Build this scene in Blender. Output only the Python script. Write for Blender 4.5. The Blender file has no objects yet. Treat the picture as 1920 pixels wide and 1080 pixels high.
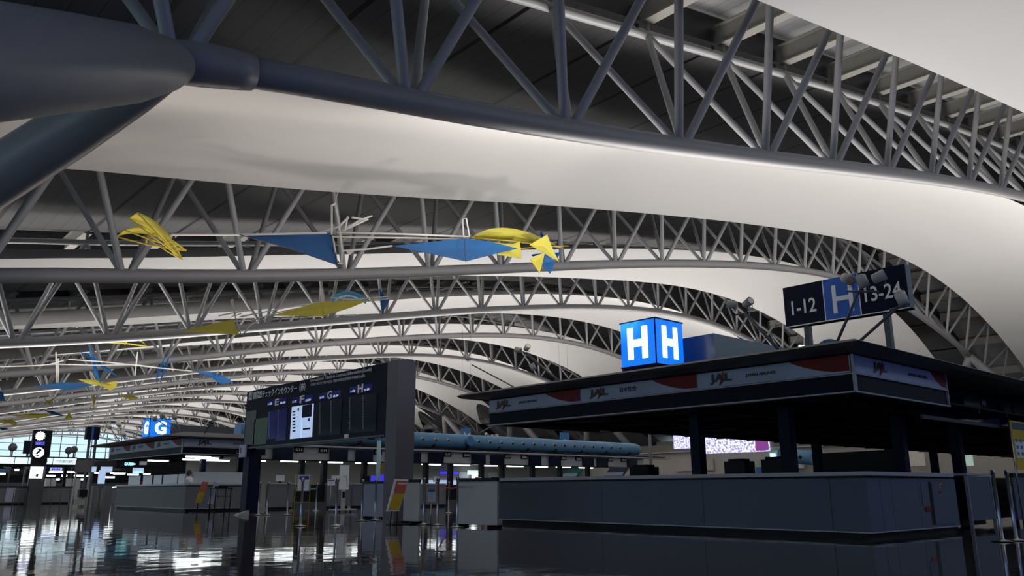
import bpy, math, random
import numpy as np
from mathutils import Vector, Matrix
random.seed(7)
SC = bpy.context.scene
COL = SC.collection
# ------------------------------------------------------------------ camera
CAM_O = Vector((-0.0263, 0.0067, 0.8527))
FPX = 1514.38
RR = Vector((0.7479432905702615, -0.6637546159044516, -0.0032625076954856066))
RD = Vector((0.15830319891769573, 0.18315093980327482, -0.9702555490496313))
RF = Vector((0.6446091306391445, 0.7251796626455481, 0.2420609955815584))
cd = bpy.data.cameras.new('camera'); cam = bpy.data.objects.new('camera', cd); COL.objects.link(cam)
cd.sensor_width = 36.0; cd.lens = FPX / 1920 * 36.0; cd.clip_start = .05; cd.clip_end = 600
cam.matrix_world = Matrix.Translation(CAM_O) @ Matrix((RR, -RD, -RF)).transposed().to_4x4()
SC.camera = cam
# ------------------------------------------------------------------ world, colour
w = bpy.data.worlds.new('world'); SC.world = w; w.use_nodes = True
bg = w.node_tree.nodes['Background']; bg.inputs[0].default_value = (.62, .85, 1, 1); bg.inputs[1].default_value = 1.15
SC.view_settings.view_transform = 'Standard'; SC.view_settings.look = 'None'
SC.view_settings.exposure = 0.0; SC.view_settings.gamma = 1.0
SC.cycles.max_bounces = 6; SC.cycles.diffuse_bounces = 3; SC.cycles.glossy_bounces = 3
SC.cycles.use_denoising = True; SC.cycles.sample_clamp_indirect = 6.0

def area(name, loc, rot, sx, sy, power, colour):
    l = bpy.data.lights.new(name, 'AREA'); l.shape = 'RECTANGLE'; l.size = sx; l.size_y = sy
    l.energy = power; l.color = colour
    o = bpy.data.objects.new(name, l); o.location = loc; o.rotation_euler = rot; COL.objects.link(o); return o
PI = math.pi
# indirect luminaires that run along the roof of each check-in island and wash the ceiling
UP = (PI, 0, 0)
for i in range(-1, 8):
    y = 11.8 + 28.8 * i
    area('ceiling_uplight', (38 if i <= 0 else 32, y, 5.4), UP, 52 if i <= 0 else 66, 3.0, (4700, 3900, 6000)[(i >= 0) + (i > 0)], (1, .962, .925))
area('ceiling_uplight', (6, 16.5, 3.2), UP, 6, 1.5, 160, (1, .9, .82))  # unseen upward light over open floor, off the islands, without a fixture
# daylight through the landside glazing behind and to the left of the camera
area('glazing_daylight', (-11, -4, 3.4), (0, PI / 2 * -1, 0), 5, 22, 55, (.42, .58, 1))
area('glazing_daylight', (8, -17, 3.0), (PI / 2, 0, 0), 34, 4.5, 400, (.07, .19, 1))

def spot(loc, to, power, ang, col=(1, .95, .88), rad=.12):
    l = bpy.data.lights.new('floodlight_beam', 'SPOT'); l.energy = power; l.spot_size = math.radians(ang); l.spot_blend = .7; l.color = col; l.shadow_soft_size = rad
    o = bpy.data.objects.new('floodlight_beam', l); o.location = loc; COL.objects.link(o)
    o.rotation_euler = (Vector(to) - Vector(loc)).to_track_quat('-Z', 'Y').to_euler()
spot((14.8, 12.5, 3.95), (13.3, 17.2, 12.5), 850, 104, rad=.2)
# ------------------------------------------------------------------ pixel to world
def at(u, v, X=None, Y=None, Z=None):
    d = RR * ((u - 960) / FPX) + RD * ((v - 540) / FPX) + RF
    t = (X - CAM_O.x) / d.x if X is not None else (Y - CAM_O.y) / d.y if Y is not None else (Z - CAM_O.z) / d.z
    return CAM_O + d * t

# ------------------------------------------------------------------ materials
def mat(name, col, rough=.5, metal=0., emit=None, estr=0., spec=.5, noise=None, alpha=None):
    m = bpy.data.materials.new(name); m.use_nodes = True
    nt = m.node_tree; b = nt.nodes['Principled BSDF']
    b.inputs['Base Color'].default_value = (*col, 1); b.inputs['Roughness'].default_value = rough
    b.inputs['Metallic'].default_value = metal; b.inputs['Specular IOR Level'].default_value = spec
    if emit: b.inputs['Emission Color'].default_value = (*emit, 1); b.inputs['Emission Strength'].default_value = estr
    tc = nt.nodes.new('ShaderNodeTexCoord'); n = nt.nodes.new('ShaderNodeTexNoise')
    n.inputs['Scale'].default_value = (noise or (3, .06))[0]; n.inputs['Detail'].default_value = 3
    nt.links.new(tc.outputs['Object'], n.inputs['Vector'])
    mx = nt.nodes.new('ShaderNodeMix'); mx.data_type = 'RGBA'
    a = (noise or (3, .06))[1]
    mx.inputs[6].default_value = (*[c * (1 - a) for c in col], 1); mx.inputs[7].default_value = (*[min(1, c * (1 + a)) for c in col], 1)
    nt.links.new(n.outputs['Fac'], mx.inputs[0]); nt.links.new(mx.outputs[2], b.inputs['Base Color'])
    return m
M = {}
M['steel'] = mat('painted_steel', (.29, .285, .29), .40)
M['steel_dark'] = mat('painted_steel_dark', (.06, .065, .075), .4)
M['web'] = mat('painted_tube', (.34, .34, .345), .4)
M['purlin'] = mat('purlin_paint', (.27, .265, .24), .5)
M['recess'] = mat('recess_black', (.012, .012, .014), .4)
M['fabric'] = mat('white_membrane', (.80, .785, .765), .85, noise=(.35, .02), spec=.2)
M['counter'] = mat('counter_panel', (.10, .118, .165), .6, noise=(2, .05), spec=.3)  # grey counter panels; shade and blue daylight are put into this base colour
M['counter_grey'] = mat('counter_panel_grey', (.15, .16, .175), .6, spec=.3)
M['partition'] = mat('partition_panel', (.42, .43, .45), .6, noise=(2, .08))
M['top'] = mat('counter_edge', (.40, .39, .43), .4)
M['black'] = mat('black_laminate', (.006, .006, .008), .5, spec=.2)
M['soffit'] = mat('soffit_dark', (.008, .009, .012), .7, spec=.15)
M['navy'] = mat('navy_panel', (.006, .008, .026), .5, spec=.12)
M['navyband'] = mat('navy_band', (.005, .006, .018), .5, spec=.12)
M['fascia'] = mat('sign_film', (.42, .44, .56), .35, noise=(1.6, .18), spec=.3)
M['red'] = mat('sign_red', (.19, .018, .014), .5, spec=.2)
M['ink'] = mat('sign_black', (.01, .01, .012), .4)
M['inkgrey'] = mat('sign_grey_ink', (.16, .16, .18), .4)
M['eave'] = mat('eave_grey', (.075, .072, .08), .55, spec=.25)
M['white'] = mat('white_plastic', (.7, .71, .72), .5)
M['paper'] = mat('paper', (.75, .78, .82), .6)
M['letter'] = mat('sign_lettering', (.95, .95, .95), .4)
M['letter_dim'] = mat('sign_lettering_dim', (.60, .62, .66), .5)
M['blue'] = mat('sign_blue', (.012, .12, .55), .35)
M['glowblue'] = mat('cube_blue_glow', (.01, .1, .5), .4, emit=(.0, .17, .95), estr=1.05)
M['glowwhite'] = mat('cube_white_glow', (.9, .9, .9), .4, emit=(.85, .95, 1), estr=1.7)
M['lamp'] = mat('lamp_tube', (1, 1, 1), .4, emit=(.93, 1, 1), estr=5.0)
M['lampwarm'] = mat('lamp_warm', (1, 1, 1), .4, emit=(1, .95, .8), estr=6.0)
M['duct'] = mat('duct_blue', (.11, .27, .46), .4)
M['ductend'] = mat('duct_end_blue', (.04, .16, .36), .5)
M['nozzle'] = mat('nozzle_chrome', (.65, .6, .55), .25, metal=.9)
M['ky'] = mat('kite_yellow', (.52, .46, .05), .6)
M['kb'] = mat('kite_blue', (.003, .095, .28), .6)
M['kl'] = mat('kite_light_blue', (.08, .38, .62), .6)
M['rod'] = mat('white_rod', (.62, .60, .56), .4)
M['rodyel'] = mat('yellow_rod', (.55, .42, .03), .4)
M['wall'] = mat('beige_wall', (.42, .39, .35), .7)
M['walldark'] = mat('dark_wall', (.05, .06, .085), .6)
M['chrome'] = mat('stanchion_steel', (.42, .43, .45), .28, metal=.85)
M['belt_red'] = mat('belt_red', (.45, .03, .03), .6)
M['belt_blue'] = mat('belt_blue', (.05, .22, .42), .6)
M['lamphead'] = mat('lamp_housing', (.42, .41, .37), .45)
M['orange'] = mat('poster_orange', (.55, .12, .06), .6)
M['yellow'] = mat('poster_yellow', (.62, .42, .02), .6)
M['green'] = mat('poster_green', (.05, .35, .25), .6)
M['screen'] = mat('screen_lit', (.5, .6, .8), .3, emit=(.50, .66, 1), estr=.62)
M['screen_blue'] = mat('screen_blue', (.01, .01, .2), .3, emit=(.05, .04, .9), estr=.8)
M['screen_off'] = mat('screen_off', (.008, .012, .03), .12)
M['screen_dim'] = mat('screen_dim', (.006, .008, .05), .15, emit=(.01, .01, .12), estr=.25)
M['mapgreen'] = mat('map_panel', (.10, .16, .09), .5)
M['cyan'] = mat('cyan_sign', (.2, .6, .7), .4, emit=(.35, .9, 1), estr=1.3)
M['litwhite'] = mat('lit_panel', (.8, .9, .9), .4, emit=(.72, .93, 1), estr=1.05)
M['litclock'] = mat('lit_clock', (.9, .9, .9), .4, emit=(.95, 1, 1), estr=2.2)
M['litpoison'] = mat('exit_green', (.1, .8, .4), .4, emit=(.05, .9, .35), estr=1.5)
M['purple'] = mat('screen_purple', (.2, .05, .25), .4, emit=(.25, .05, .30), estr=.7)
M['pole_cyan'] = mat('pole_pale_blue', (.30, .50, .55), .4)
M['skin'] = mat('skin', (.5, .33, .25), .6)
M['hair'] = mat('hair_black', (.012, .01, .01), .6)
M['shirt'] = mat('white_shirt', (.65, .66, .68), .8)
M['trousers'] = mat('dark_trousers', (.03, .03, .04), .8)
M['panel_on_top'] = mat('screen_acrylic', (.62, .66, .70), .35)

def floor_mat():
    m = bpy.data.materials.new('polished_floor'); m.use_nodes = True; nt = m.node_tree; b = nt.nodes['Principled BSDF']
    L = nt.links.new
    tc = nt.nodes.new('ShaderNodeTexCoord'); mp = nt.nodes.new('ShaderNodeMapping'); L(tc.outputs['Object'], mp.inputs[0])
    br = nt.nodes.new('ShaderNodeTexBrick'); br.offset = 0
    br.inputs['Scale'].default_value = 1; br.inputs['Brick Width'].default_value = .9; br.inputs['Row Height'].default_value = .9
    br.inputs['Mortar Size'].default_value = .006
    br.inputs['Color1'].default_value = (.060, .056, .060, 1); br.inputs['Color2'].default_value = (.078, .072, .072, 1); br.inputs['Mortar'].default_value = (.035, .034, .035, 1)
    L(mp.outputs[0], br.inputs[0]); L(br.outputs[0], b.inputs['Base Color'])
    n = nt.nodes.new('ShaderNodeTexNoise'); n.inputs['Scale'].default_value = 1.3; n.inputs['Detail'].default_value = 2; L(mp.outputs[0], n.inputs['Vector'])
    n2 = nt.nodes.new('ShaderNodeTexNoise'); n2.inputs['Scale'].default_value = 9; n2.inputs['Detail'].default_value = 4; L(mp.outputs[0], n2.inputs['Vector'])
    ad = nt.nodes.new('ShaderNodeMath'); ad.operation = 'MULTIPLY_ADD'; ad.inputs[1].default_value = .10
    L(n2.outputs['Fac'], ad.inputs[0]); L(n.outputs['Fac'], ad.inputs[2])
    bp = nt.nodes.new('ShaderNodeBump'); bp.inputs['Strength'].default_value = .5; bp.inputs['Distance'].default_value = .010
    L(ad.outputs[0], bp.inputs['Height']); L(bp.outputs[0], b.inputs['Normal'])
    mr = nt.nodes.new('ShaderNodeMapRange'); mr.inputs['To Min'].default_value = .015; mr.inputs['To Max'].default_value = .06
    L(n2.outputs['Fac'], mr.inputs[0]); L(mr.outputs[0], b.inputs['Roughness'])
    b.inputs['Specular IOR Level'].default_value = .62
    return m
M['floor'] = floor_mat()

def roof_mat(name, base, gap=True):
    m = bpy.data.materials.new(name); m.use_nodes = True; nt = m.node_tree; b = nt.nodes['Principled BSDF']; L = nt.links.new
    tc = nt.nodes.new('ShaderNodeTexCoord'); sp = nt.nodes.new('ShaderNodeSeparateXYZ'); L(tc.outputs['Object'], sp.inputs[0])
    def lines(period, width, phase):
        a = nt.nodes.new('ShaderNodeMath'); a.operation = 'ADD'; a.inputs[1].default_value = 100 * period + phase; L(sp.outputs[0], a.inputs[0])
        f = nt.nodes.new('ShaderNodeMath'); f.operation = 'MODULO'; f.inputs[1].default_value = period; L(a.outputs[0], f.inputs[0])
        g = nt.nodes.new('ShaderNodeMath'); g.operation = 'GREATER_THAN'; g.inputs[1].default_value = width; L(f.outputs[0], g.inputs[0]); return g
    fine = lines(.6, .022, 0); wide = lines(3.6, .17, -(XN0 + 1.8) + .08)
    n = nt.nodes.new('ShaderNodeTexNoise'); n.inputs['Scale'].default_value = .6; n.inputs['Detail'].default_value = 4; L(tc.outputs['Object'], n.inputs['Vector'])
    cr = nt.nodes.new('ShaderNodeMix'); cr.data_type = 'RGBA'; L(n.outputs['Fac'], cr.inputs[0])
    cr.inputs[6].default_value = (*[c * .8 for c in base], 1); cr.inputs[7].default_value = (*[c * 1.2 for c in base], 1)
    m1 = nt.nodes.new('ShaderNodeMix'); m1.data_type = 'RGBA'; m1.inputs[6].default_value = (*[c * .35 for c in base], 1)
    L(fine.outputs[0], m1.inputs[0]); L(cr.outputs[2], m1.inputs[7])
    out = m1
    if gap:
        m2 = nt.nodes.new('ShaderNodeMix'); m2.data_type = 'RGBA'; m2.inputs[6].default_value = (.004, .004, .004, 1)
        L(wide.outputs[0], m2.inputs[0]); L(m1.outputs[2], m2.inputs[7]); out = m2
    L(out.outputs[2], b.inputs['Base Color']); b.inputs['Roughness'].default_value = .45
    return m

# ------------------------------------------------------------------ geometry helpers
class MB:
    def __init__(s): s.v = []; s.f = []; s.sm = []
    def add(s, vs, fs, smooth=False):
        k = len(s.v); s.v += [tuple(q) for q in vs]; s.f += [tuple(i + k for i in f) for f in fs]; s.sm += [smooth] * len(fs); return s
    def box(s, x0, x1, y0, y1, z0, z1):
        x0, x1 = sorted((x0, x1)); y0, y1 = sorted((y0, y1)); z0, z1 = sorted((z0, z1))
        return s.add([(x, y, z) for z in (z0, z1) for x, y in ((x0, y0), (x1, y0), (x1, y1), (x0, y1))],
                     [(3, 2, 1, 0), (4, 5, 6, 7), (0, 1, 5, 4), (1, 2, 6, 5), (2, 3, 7, 6), (3, 0, 4, 7)])
    def tube(s, pts, r, n=10, cap=True):
        pts = [Vector(p) for p in pts]; rs = r if isinstance(r, (list, tuple)) else [r] * len(pts)
        vs = []; up = None
        for i, p in enumerate(pts):
            d = (pts[min(i + 1, len(pts) - 1)] - pts[max(i - 1, 0)]).normalized()
            if up is None:
                up = Vector((0, 0, 1)) if abs(d.z) < .9 else Vector((0, 1, 0))
            a = d.cross(up).normalized(); b = a.cross(d).normalized(); up = b
            for k in range(n):
                t = 2 * PI * k / n; vs.append(p + (a * math.cos(t) + b * math.sin(t)) * rs[i])
        fs = [(i * n + k, i * n + (k + 1) % n, (i + 1) * n + (k + 1) % n, (i + 1) * n + k) for i in range(len(pts) - 1) for k in range(n)]
        s.add(vs, fs, True)
        if cap:
            k0 = len(s.v) - len(vs)
            s.f.append(tuple(k0 + k for k in reversed(range(n)))); s.f.append(tuple(k0 + (len(pts) - 1) * n + k for k in range(n))); s.sm += [False, False]
        return s
    def prism(s, poly, ext):
        ext = Vector(ext); p = [Vector(q) for q in poly]; n = len(p)
        return s.add(p + [q + ext for q in p], [tuple(reversed(range(n))), tuple(range(n, 2 * n))] + [(i, (i + 1) % n, (i + 1) % n + n, i + n) for i in range(n)])
    def lathe(s, prof, c=(0, 0, 0), n=20):
        vs = [(c[0] + r * math.cos(2 * PI * k / n), c[1] + r * math.sin(2 * PI * k / n), c[2] + z) for r, z in prof for k in range(n)]
        s.add(vs, [(i * n + k, i * n + (k + 1) % n, (i + 1) * n + (k + 1) % n, (i + 1) * n + k) for i in range(len(prof) - 1) for k in range(n)], True)
        return s
    def build(s, name, m, parent=None, loc=None):
        off = Vector((0, 0, 0))
        if parent is not None:
            q = parent
            while q is not None: off += q.location; q = q.parent
        elif loc is not None: off = Vector(loc)
        me = bpy.data.meshes.new(name); me.from_pydata([tuple(Vector(v) - off) for v in s.v], [], s.f)
        me.polygons.foreach_set('use_smooth', s.sm); me.materials.append(M[m] if isinstance(m, str) else m); me.update()
        o = bpy.data.objects.new(name, me); COL.objects.link(o)
        if parent is not None: o.parent = parent
        elif loc is not None: o.location = loc
        return o
def tag(o, label=None, cat=None, group=None, kind=None):
    if label: o['label'] = label
    if cat: o['category'] = cat
    if group: o['group'] = group
    if kind: o['kind'] = kind
    return o
def thing(name, label, cat, loc=(0, 0, 0), group=None):
    o = bpy.data.objects.new(name, None); COL.objects.link(o); o.location = loc; o.empty_display_size = .2
    return tag(o, label, cat, group)
def struct(name, mb, m): return tag(mb.build(name, m), kind='structure')
def copy_tree(root, loc, rotz=None, label=None, parent=None):
    c = root.copy(); COL.objects.link(c)
    if parent is not None: c.parent = parent
    else:
        c.location = loc
        if rotz is not None: c.rotation_euler = (0, 0, rotz)
        if label: c['label'] = label
    for ch in root.children: copy_tree(ch, None, parent=c)
    return c
_tm = {}
def text_raw(body, bold=0.0):
    k = (body, bold)
    if k not in _tm:
        cu = bpy.data.curves.new('t', 'FONT'); cu.body = body; cu.resolution_u = 3; cu.offset = bold; cu.fill_mode = 'FRONT'
        o = bpy.data.objects.new('t', cu); COL.objects.link(o)
        dg = bpy.context.evaluated_depsgraph_get(); dg.update()
        me = bpy.data.meshes.new_from_object(o.evaluated_get(dg))
        vs = [v.co.copy() for v in me.vertices]; fs = [tuple(p.vertices) for p in me.polygons]
        bpy.data.objects.remove(o); bpy.data.curves.remove(cu); bpy.data.meshes.remove(me)
        x0 = min(v.x for v in vs); x1 = max(v.x for v in vs); y0 = min(v.y for v in vs); y1 = max(v.y for v in vs)
        _tm[k] = ([((v.x - x0) / (x1 - x0), (v.y - y0) / (y1 - y0)) for v in vs], fs)
    return _tm[k]
def write(mb, body, org, right, up, w_, h_, out, bold=0.0, d=.006):
    """body fills a w x h box from org; right/up/out are unit axes; the letters get thickness d"""
    vs, fs = text_raw(body, bold); org, right, up, out = map(Vector, (org, right, up, out))
    a = [org + right * (x * w_) + up * (y * h_) + out * d for x, y in vs]; b = [p - out * d * .95 for p in a]
    n = len(a); mb.add(a + b, fs + [tuple(i + n for i in reversed(f)) for f in fs])
    return mb
FX = ((0, -1, 0), (0, 0, 1), (-1, 0, 0))     # faces -X: reading direction is -Y
FY = ((1, 0, 0), (0, 0, 1), (0, -1, 0))      # faces -Y: reading direction is +X
def writeX(mb, body, x, ya, yb, z0, z1, bold=0., d=.008):
    return write(mb, body, (x, ya, z0), FX[0], FX[1], abs(ya - yb), z1 - z0, FX[2], bold, d)
def writeY(mb, body, y, xa, xb, z0, z1, bold=0., d=.008):
    return write(mb, body, (xa, y, z0), FY[0], FY[1], abs(xb - xa), z1 - z0, FY[2], bold, d)

# ------------------------------------------------------------------ roof curves
Y0, XN0, DT, PN = 9.93, 6.61, 14.4, 3.6
TZB = [(-12, 2.9), (-8, 3.8), (-4, 4.76), (0, 5.62), (4, 6.45), (8, 7.12), (12, 7.85), (16, 8.65), (20, 9.49), (24, 10.34), (28, 11.17), (32, 11.95), (36, 12.66), (40, 13.31), (44, 13.85), (48, 14.26), (52, 14.45), (56, 14.40), (60, 14.05), (65.5, 13.1), (72, 11.5), (76, 10.1), (80, 8.5), (84, 6.8), (90, 4)]
TZT = [(-12, 6.9), (-8, 7.8), (-4, 8.7), (0, 9.6), (4, 10.5), (8, 11.2), (12, 11.95), (16, 12.75), (20, 13.55), (24, 14.35), (28, 15.1), (32, 15.85), (36, 16.6), (40, 17.25), (44, 17.85), (48, 18.35), (52, 18.65), (56, 18.7), (60, 18.3), (64, 17.3), (68, 15.95), (72, 14.9), (76, 13.0), (80, 10.6), (84, 8.0), (90, 5.2)]
def sp(T, x):
    xs = [a for a, b in T]; zs = [b for a, b in T]
    i = min(max(np.searchsorted(xs, x) - 1, 0), len(xs) - 2)
    def m(j):
        if j == 0: return (zs[1] - zs[0]) / (xs[1] - xs[0])
        if j == len(xs) - 1: return (zs[-1] - zs[-2]) / (xs[-1] - xs[-2])
        return (zs[j + 1] - zs[j - 1]) / (xs[j + 1] - xs[j - 1])
    h = xs[i + 1] - xs[i]; t = (x - xs[i]) / h
    return (2 * t**3 - 3 * t**2 + 1) * zs[i] + (t**3 - 2 * t**2 + t) * h * m(i) + (-2 * t**3 + 3 * t**2) * zs[i + 1] + (t**3 - t**2) * h * m(i + 1)
ZB = lambda x: float(sp(TZB, x)); ZT = lambda x: float(sp(TZT, x))
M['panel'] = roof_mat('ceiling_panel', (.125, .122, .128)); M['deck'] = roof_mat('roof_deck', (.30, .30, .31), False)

# ------------------------------------------------------------------ the hall shell
YE = 232.0
struct('floor', MB().box(-14, 92, -20, YE + 4, -.3, 0), 'floor')
NB = 15                                              # bays
xs = [x for x in np.arange(-12, 90.1, 2.0)]
def curved(y0, y1, fz, th=.12):
    mb = MB(); vs = []
    for x in xs:
        z = fz(x); vs += [(x, y0, z), (x, y1, z), (x, y1, z + th), (x, y0, z + th)]
    fs = []
    for i in range(len(xs) - 1):
        a = i * 4; b = a + 4
        for k in range(4): fs.append((a + k, a + (k + 1) % 4, b + (k + 1) % 4, b + k))
    fs += [(3, 2, 1, 0), tuple(len(vs) - 4 + k for k in range(4))]
    mb.add(vs, fs); return mb
NC, FC = -1.55, 2.15                                 # near and far top chord offsets
for k in range(-2, NB + 1):
    yk = Y0 + DT * k
    if k < NB:
        y1 = yk + DT + NC - .35
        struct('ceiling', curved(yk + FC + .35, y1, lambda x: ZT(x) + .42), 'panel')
        if k >= -1:
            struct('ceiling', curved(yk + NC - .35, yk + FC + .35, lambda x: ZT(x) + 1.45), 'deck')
            struct('trim_1', curved(yk + FC + .2, yk + FC + .35, lambda x: ZT(x) + .54, .9), 'recess')
            struct('trim_2', curved(yk + NC - .35, yk + NC - .2, lambda x: ZT(x) + .54, .9), 'recess')
# outer walls
struct('wall_back', MB().box(-14, 92, -20.3, -20, 0, 12), 'walldark')
mb = MB(); mb.box(-14.3, -14, -20, YE, 0, .8); mb.box(-14.3, -14, -20, YE, 5.2, 9); struct('wall_left', mb, 'walldark')
struct('wall_right', MB().box(88, 88.3, -20, YE, 0, 7), 'wall')
mb = MB(); mb.box(-14, 92, YE, YE + .4, 0, 8.9); struct('wall_far', mb, 'walldark')
# far gable glazing: mullions and bars in front of the sky
mb = MB()
for i in range(28):
    x = -12 + i * 3.6; mb.box(x - .09, x + .09, YE + .1, YE + .3, 8.9, max(9.2, ZT(x) + 1.4) if x < 88 else 9.2)
for z in (10.6, 12.4, 14.3, 16.2, 18.0):
    mb.box(-12, 90, YE + .12, YE + .28, z - .06, z + .06)
mb.box(-12, 90, YE, YE + .4, 8.7, 9.05)
win = struct('window_1', mb, 'steel_dark')

# ------------------------------------------------------------------ trusses
def arc(fz, y, x0, x1, n):
    return [(x, y, fz(x)) for x in np.linspace(x0, x1, n)]
TB = Vector((3.0, Y0, 6.2))
troot = thing('roof_truss', 'arched grey tube truss nearest the camera, resting on splayed legs at left', 'roof truss', TB, 'arched roof trusses')
MB().tube(arc(ZB, Y0, 3.5, 72, 50), .215, 16).build('bottom_chord', 'steel', troot)
MB().tube(arc(ZT, Y0 + NC, -11, 84, 40), .125, 10).build('top_chord', 'web', troot)
MB().tube(arc(ZT, Y0 + FC, -11, 84, 40), .125, 10).build('top_chord', 'web', troot)
MB().tube([(72, Y0, ZB(72)), (76, Y0, ZB(76)), (80, Y0, ZB(80)), (84, Y0, ZB(84))], .13, 10).build('tail_chord', 'steel', troot)
for j in range(-3, 21):
    xb = XN0 + PN * j; zb = ZB(xb)
    if xb > 74: zb = ZB(xb)
    for s in (-1, 1):
        xt = xb + PN / 2 * s
        for yo in (NC, FC):
            if j < -1 and s < 0: continue
            a = Vector((xb + .12 * s, Y0 + .05 * (1 if yo > 0 else -1), zb + .1)); b = Vector((xt, Y0 + yo, ZT(xt)))
            MB().tube([a, b], .088 if yo > 0 else .098, 8, False).build('web_member', 'web', troot)
for j in range(-3, 21):
    xt = XN0 + PN * (j + .5); z = ZT(xt)
    q = MB(); q.box(xt - .05, xt + .05, Y0 + NC - .1, Y0 + FC + .1, z + .42, z + 1.05)
    q.box(xt - .17, xt + .17, Y0 + NC - .1, Y0 + FC + .1, z + .38, z + .42); q.box(xt - .17, xt + .17, Y0 + NC - .1, Y0 + FC + .1, z + 1.02, z + 1.06)
    for yo in (NC, FC): q.box(xt - .05, xt + .05, Y0 + yo - .05, Y0 + yo + .05, z, z + .4)
    q.build('purlin', 'purlin', troot)
# joint collar and splayed legs at the right-hand end
JR = Vector((72.1, Y0, ZB(72.1)))
for sy in (1, -1):
    e = JR + Vector((.62, .617 * sy, -1)) * (JR.z)
    MB().tube([JR, JR + (e - JR) * .06, JR + (e - JR) * .15, e], [.26, .34, .40, .40], 12).build('support_leg', 'steel', troot)
parts_first = [c for c in troot.children]
word = ['nearest', 'second', 'third', 'fourth', 'fifth', 'sixth', 'seventh', 'eighth', 'ninth', 'tenth', 'eleventh', 'twelfth', 'thirteenth', 'fourteenth', 'fifteenth', 'sixteenth', 'seventeenth']
for k in range(1, 7):
    t = copy_tree(troot, TB + Vector((0, DT * k, 0)), label='arched grey roof truss, %s one counted from the camera' % word[k])
# far trusses: one mesh each
far = MB()
for c in parts_first:
    me = c.data; far.add([tuple(v.co + TB) for v in me.vertices], [tuple(p.vertices) for p in me.polygons], False)
far_first = None
for k in range(7, NB + 1):
    if far_first is None:
        o = far.build('roof_truss', 'web', None, TB); far_first = o
    else:
        o = far_first.copy(); COL.objects.link(o)
    o.location = TB + Vector((0, DT * k, 0))
    tag(o, 'small distant arched roof truss, %s one counted from the camera' % word[k], 'roof truss', 'arched roof trusses')
# near truss only: collar sleeve and the left legs
MB().tube([(4.0, Y0, ZB(4.0)), (3.75, Y0, ZB(3.75)), (3.3, Y0, ZB(3.3)), (2.7, Y0, 6.16)], [.25, .275, .30, .27], 20).build('collar_sleeve', 'steel', troot)
def leg(dx, dy, ts, rs):
    return MB().tube([TB + Vector((dx, dy, -1)) * t for t in ts], rs, 24)
leg(-1.0, -1.5, (-.05, .3, .9, 1.6, 6.2), (.24, .34, .42, .43, .43)).build('support_leg', 'steel', troot)
leg(-1.05, 1.15, (-.05, .35, .9, 1.6, 6.2), (.22, .30, .35, .36, .36)).build('support_leg', 'steel', troot)

# ------------------------------------------------------------------ white membranes
TA = [(-8, .9), (4, 1.0), (12, 1.25), (40, 1.4), (64, 1.2)]
TBo = [(-8, 2.3), (8, 2.25), (20, 2.1), (30, 1.75), (40, 1.5), (68, 1.45)]
def li(T, x): return float(np.interp(x, [a for a, b in T], [b for a, b in T]))
def membrane_mesh():
    mb = MB(); vs = []; nx, ny = 60, 14
    for i in range(nx + 1):
        s = i / nx
        for j in range(ny + 1):
            t = j / ny
            xe = 72.5 * (1 - t) + 77.0 * t - 2.2 * math.sin(PI * t)
            x = -8 + (xe + 8) * s
            za = ZB(x) + li(TA, x); zb_ = ZB(x) + li(TBo, x)
            if x > 64: za -= .055 * (x - 64) ** 1.6; zb_ -= .02 * (x - 64) ** 1.5
            bul = 1.0 * (4 * t * (1 - t)) * (.75 + .5 * t) * min(1, .6 + .02 * x)
            vs.append((x, Y0 + 2.5 + (DT - 2.6 - 2.5) * t, za * (1 - t) + zb_ * t + bul))
    n = ny + 1
    fs = [(i * n + j, (i + 1) * n + j, (i + 1) * n + j + 1, i * n + j + 1) for i in range(nx) for j in range(ny)]
    mb.add(vs, fs, True); return mb
fab = membrane_mesh().build('ceiling_membrane', 'fabric', None, (30, Y0 + 7, 10))
tag(fab, 'huge white fabric ceiling sail between the nearest two trusses', 'fabric ceiling', 'white membranes slung between the trusses')
for k in [-1] + list(range(1, NB)):
    o = fab.copy(); COL.objects.link(o); o.location = (30, Y0 + 7 + DT * k, 10)
    tag(o, 'white fabric ceiling sail cut by the top right corner, nearest of all' if k < 0 else 'white fabric ceiling sail behind the %s truss counted from the camera' % word[k], 'fabric ceiling', 'white membranes slung between the trusses')

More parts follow.
